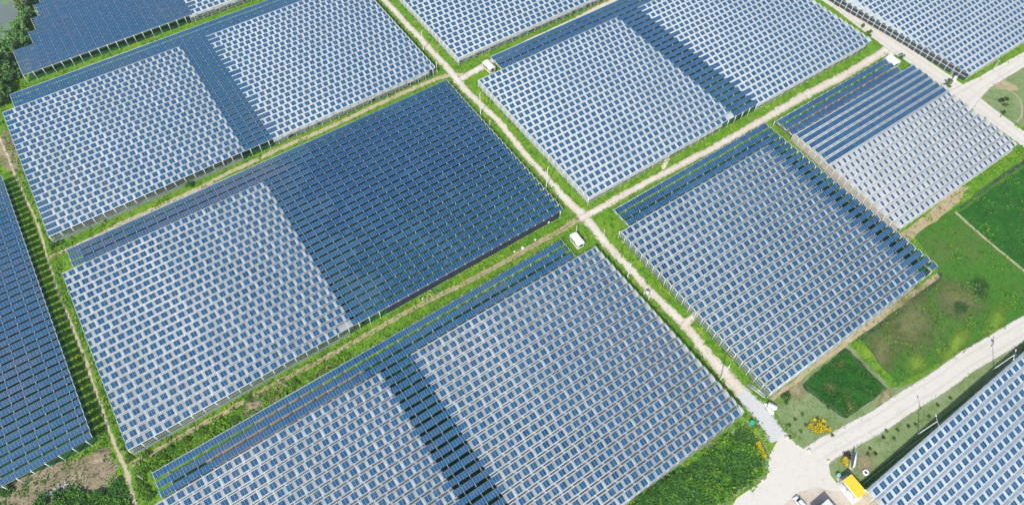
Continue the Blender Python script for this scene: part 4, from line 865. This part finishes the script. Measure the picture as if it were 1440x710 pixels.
z = 3.6; c0 = np.array(G(1164.5, 700.8, z)); t = thing('carport', 'grey metal roofed building cut by the bottom edge beside the plaza', 'building', (c0[0]-3.2, c0[1]-3.5, 0))
b = MB()
for k in range(28): xk = -3.2+6.4*k/28; b.quads([[xk, -3.5, z-.4], [xk+.11, -3.5, z-.36], [xk+.11, 3.5, z+.04], [xk, 3.5, z], [xk+.23, -3.5, z-.4], [xk+.23, 3.5, z]], [[0, 1, 2, 3], [1, 4, 5, 2]])
b.box(-3.19, 3.19, -3.49, 3.49, z-.55, z-.42); b.build('roof', M_METALROOF, t)
b = MB(); b.box(-3.0, 3.0, -3.2, 3.2, .1, z-.55); b.build('wall', M_CREAM, t); b = MB(); b.box(-2.6, 2.6, 3.22, 3.26, .1, z-1.0); b.build('dark_side', M_DARK, t)  # near-black panel covers most of this wall
b = MB(); b.box(-3.35, 3.35, 3.5, 3.62, z-.35, z+.1); b.build('fascia', M_DARK, t)  # near-black strip along the roof edge on the same side

# car ---------------------------------------------------------------
def car(x, y, rz, label):
    t = thing('parked_car', label, 'car', (x, y, 0), rz)
    prof = [(-2.25, .35, .62), (-2.2, .30, .9), (-1.9, .28, .98), (-1.3, .28, 1.02), (-.75, .28, 1.05), (.9, .28, 1.03), (1.0, .28, 1.0), (1.75, .28, .92), (2.1, .30, .82), (2.25, .36, .60)]
    W = [.70, .80, .85, .88, .88, .88, .88, .85, .78, .62]
    V = []; F = []
    for (l, z0, z1), w_ in zip(prof, W): V += [[-w_, l, z0], [-w_*1.03, l, (z0+z1)/2], [-w_*.90, l, z1], [0, l, z1+.05], [w_*.90, l, z1], [w_*1.03, l, (z0+z1)/2], [w_, l, z0]]
    n = len(prof)
    for i in range(n-1):
        for k in range(6): F.append([i*7+k, (i+1)*7+k, (i+1)*7+k+1, i*7+k+1])
    F += [[0, 1, 5, 6], [1, 2, 4, 5], [(n-1)*7+6, (n-1)*7+5, (n-1)*7+1, (n-1)*7], [(n-1)*7+5, (n-1)*7+4, (n-1)*7+2, (n-1)*7+1]]
    b = MB(); b.quads(V, F); body = b.build('body', M_CARPAINT, t, smooth=True)
    b = MB(); S = [(-2.0, 1.0, .74), (-1.35, 1.44, .60), (.0, 1.50, .62), (.55, 1.42, .62), (1.25, 1.0, .78)]
    R_ = [(-1.3, .55), (.5, .57)]
    b.quads([[-.60, -1.25, 1.47], [.60, -1.25, 1.47], [.62, .45, 1.47], [-.62, .45, 1.47], [-.66, -1.45, 1.36], [.66, -1.45, 1.36], [.68, .62, 1.36], [-.68, .62, 1.36]], [[0, 1, 2, 3], [4, 5, 1, 0], [5, 6, 2, 1], [6, 7, 3, 2], [7, 4, 0, 3]]); b.build('roof', M_CARPAINT, t)
    b = MB(); b.quads([[-.66, .62, 1.36], [.66, .62, 1.36], [.78, 1.3, 1.04], [-.78, 1.3, 1.04]], [[0, 1, 2, 3]]); b.build('windscreen', M_GLASS, t)
    b = MB(); b.quads([[-.64, -1.45, 1.36], [.64, -1.45, 1.36], [.76, -2.05, 1.02], [-.76, -2.05, 1.02]], [[3, 2, 1, 0]]); b.build('rear_window', M_GLASS, t)
    for s in (-1, 1):
        b = MB(); b.quads([[s*.67, -1.42, 1.355], [s*.69, .6, 1.355], [s*.82, 1.25, 1.03], [s*.82, -1.95, 1.02]], [[0, 1, 2, 3]]); b.build('side_window', M_GLASS, t)
        b = MB(); b.box(s*.98-.1, s*.98+.1, .85, 1.02, .98, 1.12); b.build('mirror', M_CARPAINT, t)
        b = MB(); b.box(s*.55-.17, s*.55+.17, 2.1, 2.22, .62, .76); b.build('headlight', M_WHITE, t)
        b = MB(); b.box(s*.6-.14, s*.6+.14, -2.27, -2.2, .68, .82); b.build('tail_light', M_REDP, t)
        for yy in (-1.38, 1.38):
            b = MB(); b.tube([(s*.70, yy, .33), (s*.92, yy, .33)], .33, 16); wh = b.build('wheel', M_TYRE, t)
            b = MB(); b.tube([(s*.925, yy, .33), (s*.94, yy, .33)], .2, 12); b.build('rim', M_STEEL, wh)
    return t
x, y = G(1124.5, 707); car(x, y, 0.02, 'white saloon car with dark windscreen parked on the sandy yard')

# signboard ----------------------------------------------------------
p0 = np.array(G(1200, 637)); p1 = np.array(G(1196, 659)); d = p1-p0; Ls = np.linalg.norm(d); md = (p0+p1)/2
t = thing('signboard', 'long teal and white signboard standing on the lawn by the yellow shrubs', 'sign', (md[0], md[1], 0), math.atan2(d[1], d[0]))
b = MB(); b.box(-Ls/2, Ls/2, -.06, .06, .7, 2.5); b.build('board', M_BANNER, t)
b = MB(); b.box(-Ls/2-.08, Ls/2+.08, -.16, .30, 2.5, 2.62); b.box(-Ls/2-.08, -Ls/2, -.1, .1, .7, 2.5); b.box(Ls/2, Ls/2+.08, -.1, .1, .7, 2.5); b.build('frame', M_WHITE, t)
for k in range(4): xx = -Ls/2+.3+(Ls-.6)*k/3; b = MB(); b.box(xx-.07, xx+.07, .07, .19, 0, 2.5); b.build('leg', M_STEEL_W, t)
b = MB(); b.box(-Ls/2-.2, Ls/2+.2, -.5, .5, .0, .25); b.build('planter_base', M_CREAM, t)

# stones, well, drums, slabs, sacks ----------------------------------
def stone(a, b_, r, label, seed, m=M_STONE, name='marker_stone', cat='stone', group=None, flat=.6):
    rng = np.random.default_rng(seed); bm = bmesh.new(); bmesh.ops.create_icosphere(bm, subdivisions=2, radius=r)
    for v in bm.verts:
        v.co *= 1+rng.uniform(-.12, .12); v.co.z = v.co.z*flat+r*flat*.8
    me = bpy.data.meshes.new(name); bm.to_mesh(me); bm.free(); me.materials.append(m); x, y = G(a, b_); return tag(link(name, me, None, (x, y, 0)), label, cat, group)
stone(1106, 615.5, .75, 'pale boulder at the kerb near the gravel road end', 1); stone(1121.5, 627, .62, 'flat pale boulder midway along the corner lawn kerb', 2, flat=.3)
stone(1137.6, 633.5, .65, 'pale boulder at the sharp tip of the corner lawn', 3); stone(1164.8, 648.5, .55, 'small pale boulder at the tip of the lawn strip by the concrete road', 4); stone(1072, 675.5, .55, 'pale boulder on the left kerb of the plaza', 5); stone(1188, 603, .3, 'tiny white stone on the edge of the concrete road', 6)
def ring(a, b_, r0, r1, h, label):
    x, y = G(a, b_); t = thing('well_ring', label, 'well', (x, y, 0)); b = MB(); n = 24
    for k in range(n):
        q = [2*math.pi*k/n, 2*math.pi*(k+1)/n]; pt = lambda r_, a_, z_: [r_*math.cos(a_), r_*math.sin(a_), z_]
        b.quads([pt(r1, q[0], 0), pt(r1, q[1], 0), pt(r1, q[1], h), pt(r1, q[0], h), pt(r0, q[0], h), pt(r0, q[1], h), pt(r0, q[0], .05), pt(r0, q[1], .05)], [[0, 1, 2, 3], [3, 2, 5, 4], [4, 5, 7, 6]])
    b.build('rim', M_WHITE, t); b = MB(); b.tube([(0, 0, .03), (0, 0, .08)], r0, 16); b.build('dark_bottom', M_DARK, t)
ring(1217, 664, .5, .95, .55, 'white ring shaped well on the worn lawn near the yellow roof')
def drum(a, b_, r, h, m, label, name='water_drum', cat='drum'):
    x, y = G(a, b_); t = thing(name, label, cat, (x, y, 0)); b = MB(); b.tube([(0, 0, 0), (0, 0, .05), (0, 0, h*.33), (0, 0, h*.36), (0, 0, h*.66), (0, 0, h*.69), (0, 0, h*.95), (0, 0, h)], [r*.94, r, r, r*1.05, r*1.05, r, r, r*.86], 20, cap=False); b.build('barrel', m, t)
    bm = bmesh.new(); bmesh.ops.create_circle(bm, cap_ends=True, segments=20, radius=r*.86); me = bpy.data.meshes.new('lid'); bm.to_mesh(me); bm.free(); me.materials.append(m); link('lid', me, t, (0, 0, h-.01))
drum(1057, 594.5, .75, 1.1, M_TEAL, 'bright teal water drum on the verge at the lower array corner'); drum(1178, 668.5, .6, 1.2, M_TEALPALE, 'pale teal drum on the lawn beside the yellow roofed building')
x, y = G(771, 313.5); t = thing('water_tank', 'white cylindrical tank at the dark netting of the blue array', 'tank', (x, y, 0), 1.1); b = MB(); b.tube([(-.9, 0, 1.1), (-.8, 0, 1.1), (.8, 0, 1.1), (.9, 0, 1.1)], [.35, .55, .55, .35], 16); b.build('barrel', M_WHITE, t); b = MB(); b.box(-.7, -.55, -.4, .4, 0, .75); b.box(.55, .7, -.4, .4, 0, .75); b.build('stand', M_STEEL, t)
for k, (a, b_) in enumerate([(752.5, 337.5), (735, 349), (723.5, 354)]): stone(a, b_, [.5, .7, .45][k], 'pale sack lying in the grass below the blue array', 20+k, M_PAD, 'sack', 'sack', 'sacks below the blue array', .45)
# low white slab hut by the gravel road
z = 1.5; c_, W, D, rz = oriented([(1079, 569), (1082, 564.6), (1094.6, 571.2), (1091, 576.6)], z)
t = thing('pump_house', 'low white flat roofed box beside the gravel road, at the lawn corner', 'pump house', (c_[0], c_[1], 0), rz); b = MB(); b.box(-W/2, W/2, -D/2, D/2, z-.12, z); b.build('roof', M_WHITE, t); b = MB(); b.box(-W/2+.15, W/2-.15, -D/2+.2, D/2-.2, 0, z-.12); wl = b.build('wall', M_PAD, t); b = MB(); b.box(-W/2+.11, -W/2+.148, -.4, .4, .05, 1.2); b.build('door', M_STEEL, wl)
pts = GS([(1073.5, 567.5), (1079, 566), (1089, 580), (1087.5, 584), (1082, 581)]); ground_sheet('concrete_pad', pts, M_PAD, .062, jitter=.03)
x, y = G(1341.5, 112); t = thing('control_cabinet', 'white cabinet on a pad at the upper right road junction', 'cabinet', (x, y, 0), .3); b = MB(); b.box(-.7, .7, -.5, .5, .15, 1.7); cb_ = b.build('case', M_WHITE, t); b = MB(); b.box(-.8, .8, -.6, .6, 1.7, 1.78); b.build('top', M_WHITE, t); b = MB(); b.box(-1.2, 1.2, -1, 1, 0, .15); b.build('pad', M_PAD, t); b = MB(); b.box(-.55, .55, -.53, -.505, .3, 1.6); b.build('door', M_LAMP, cb_)
# long beams beside the lower array corner
p0 = np.array(G(1051, 538.5)); p1 = np.array(G(1077, 558))
t = thing('beam_stack', 'stack of dark grey beams lying along the lower array corner', 'beams', (p0[0], p0[1], 0)); 
for k in range(4):
    o_ = np.array([.0, 0])+np.array([-(p1-p0)[1], (p1-p0)[0]])/np.linalg.norm(p1-p0)*(k*.42-.6); e0 = o_+(p1-p0)*random.uniform(0, .06); e1 = o_+(p1-p0)*random.uniform(.92, 1); b = MB(); b.bar((e0[0], e0[1], .18), (e1[0], e1[1], .18), .26, .3); b.build('beam', M_PIPE if k % 2 else M_STEEL, t)
# debris by the grassy track
for k, (a, b_) in enumerate([(603, 415), (606, 411), (609, 412), (613, 408), (616, 405), (595, 419), (604, 418), (611, 414)]):
    x, y = G(a, b_); t = MB(); L_ = random.uniform(.4, .9); t.box(-L_, L_, -.2, .2, 0, .18); t.box(-L_*.8, L_*.7, -.14, .16, .18, .32); o = t.build('scrap_crate', [M_PIPE, M_BANNER, M_STEEL][k % 3], loc=(x, y, 0)); o.rotation_euler = (0, 0, random.uniform(0, 3)); tag(o, 'scrap crate in the litter heap below the blue array', 'crate', 'litter heap below the blue array')
# rubble on the bare soil
rng = np.random.default_rng(77); rb = MB()
for k in range(150):
    s_ = rng.uniform(0, 1); a = 57+38*s_+rng.normal(0, 2.2); b_ = 700-19*s_+rng.normal(0, 2.2); x, y = G(a, b_); r_ = rng.uniform(.1, .34); th = rng.uniform(0, 3); cs, sn = math.cos(th), math.sin(th)
    rb.box(-r_, r_, -r_*.7, r_*.7, 0, r_*.9, T=lambda V, x=x, y=y, cs=cs, sn=sn: np.stack([V[:, 0]*cs-V[:, 1]*sn*(1+.2*V[:, 2])+x, V[:, 0]*sn+V[:, 1]*cs+y, V[:, 2]], 1))
tag(rb.build('rubble', M_RUBBLE), kind='stuff')
def mound(a, b_, rx, h, label, seed, m=M_SOIL):
    rng = np.random.default_rng(seed); x, y = G(a, b_); n = 18; mb = MB(); V = []
    for j in range(n+1):
        for i in range(n+1):
            u = (i/n*2-1)*1.15; v = (j/n*2-1)*1.15; r_ = math.hypot(u, v); hh = max(0, 1-r_*r_)*h*(1+.35*math.sin(u*5+seed)+.25*math.sin(v*7+u*4)); V.append([u*rx, v*rx*.7, hh*rng.uniform(.8, 1.2)-.04])
    mb.quads(V, [[j*(n+1)+i, j*(n+1)+i+1, (j+1)*(n+1)+i+1, (j+1)*(n+1)+i] for j in range(n) for i in range(n)]); o = mb.build('soil_heap', m, loc=(x, y, 0)); tag(o, label, 'soil heap')
mound(356, 568, 2.6, .9, 'brown soil heap at the bare rows of the bottom centre array', 3); mound(398, 542, 2.0, .6, 'smaller brown soil heap up the grassy track from the large one', 5); mound(140, 640, 3.5, .8, 'grey brown soil heap at the edge of the bare soil patch', 8)
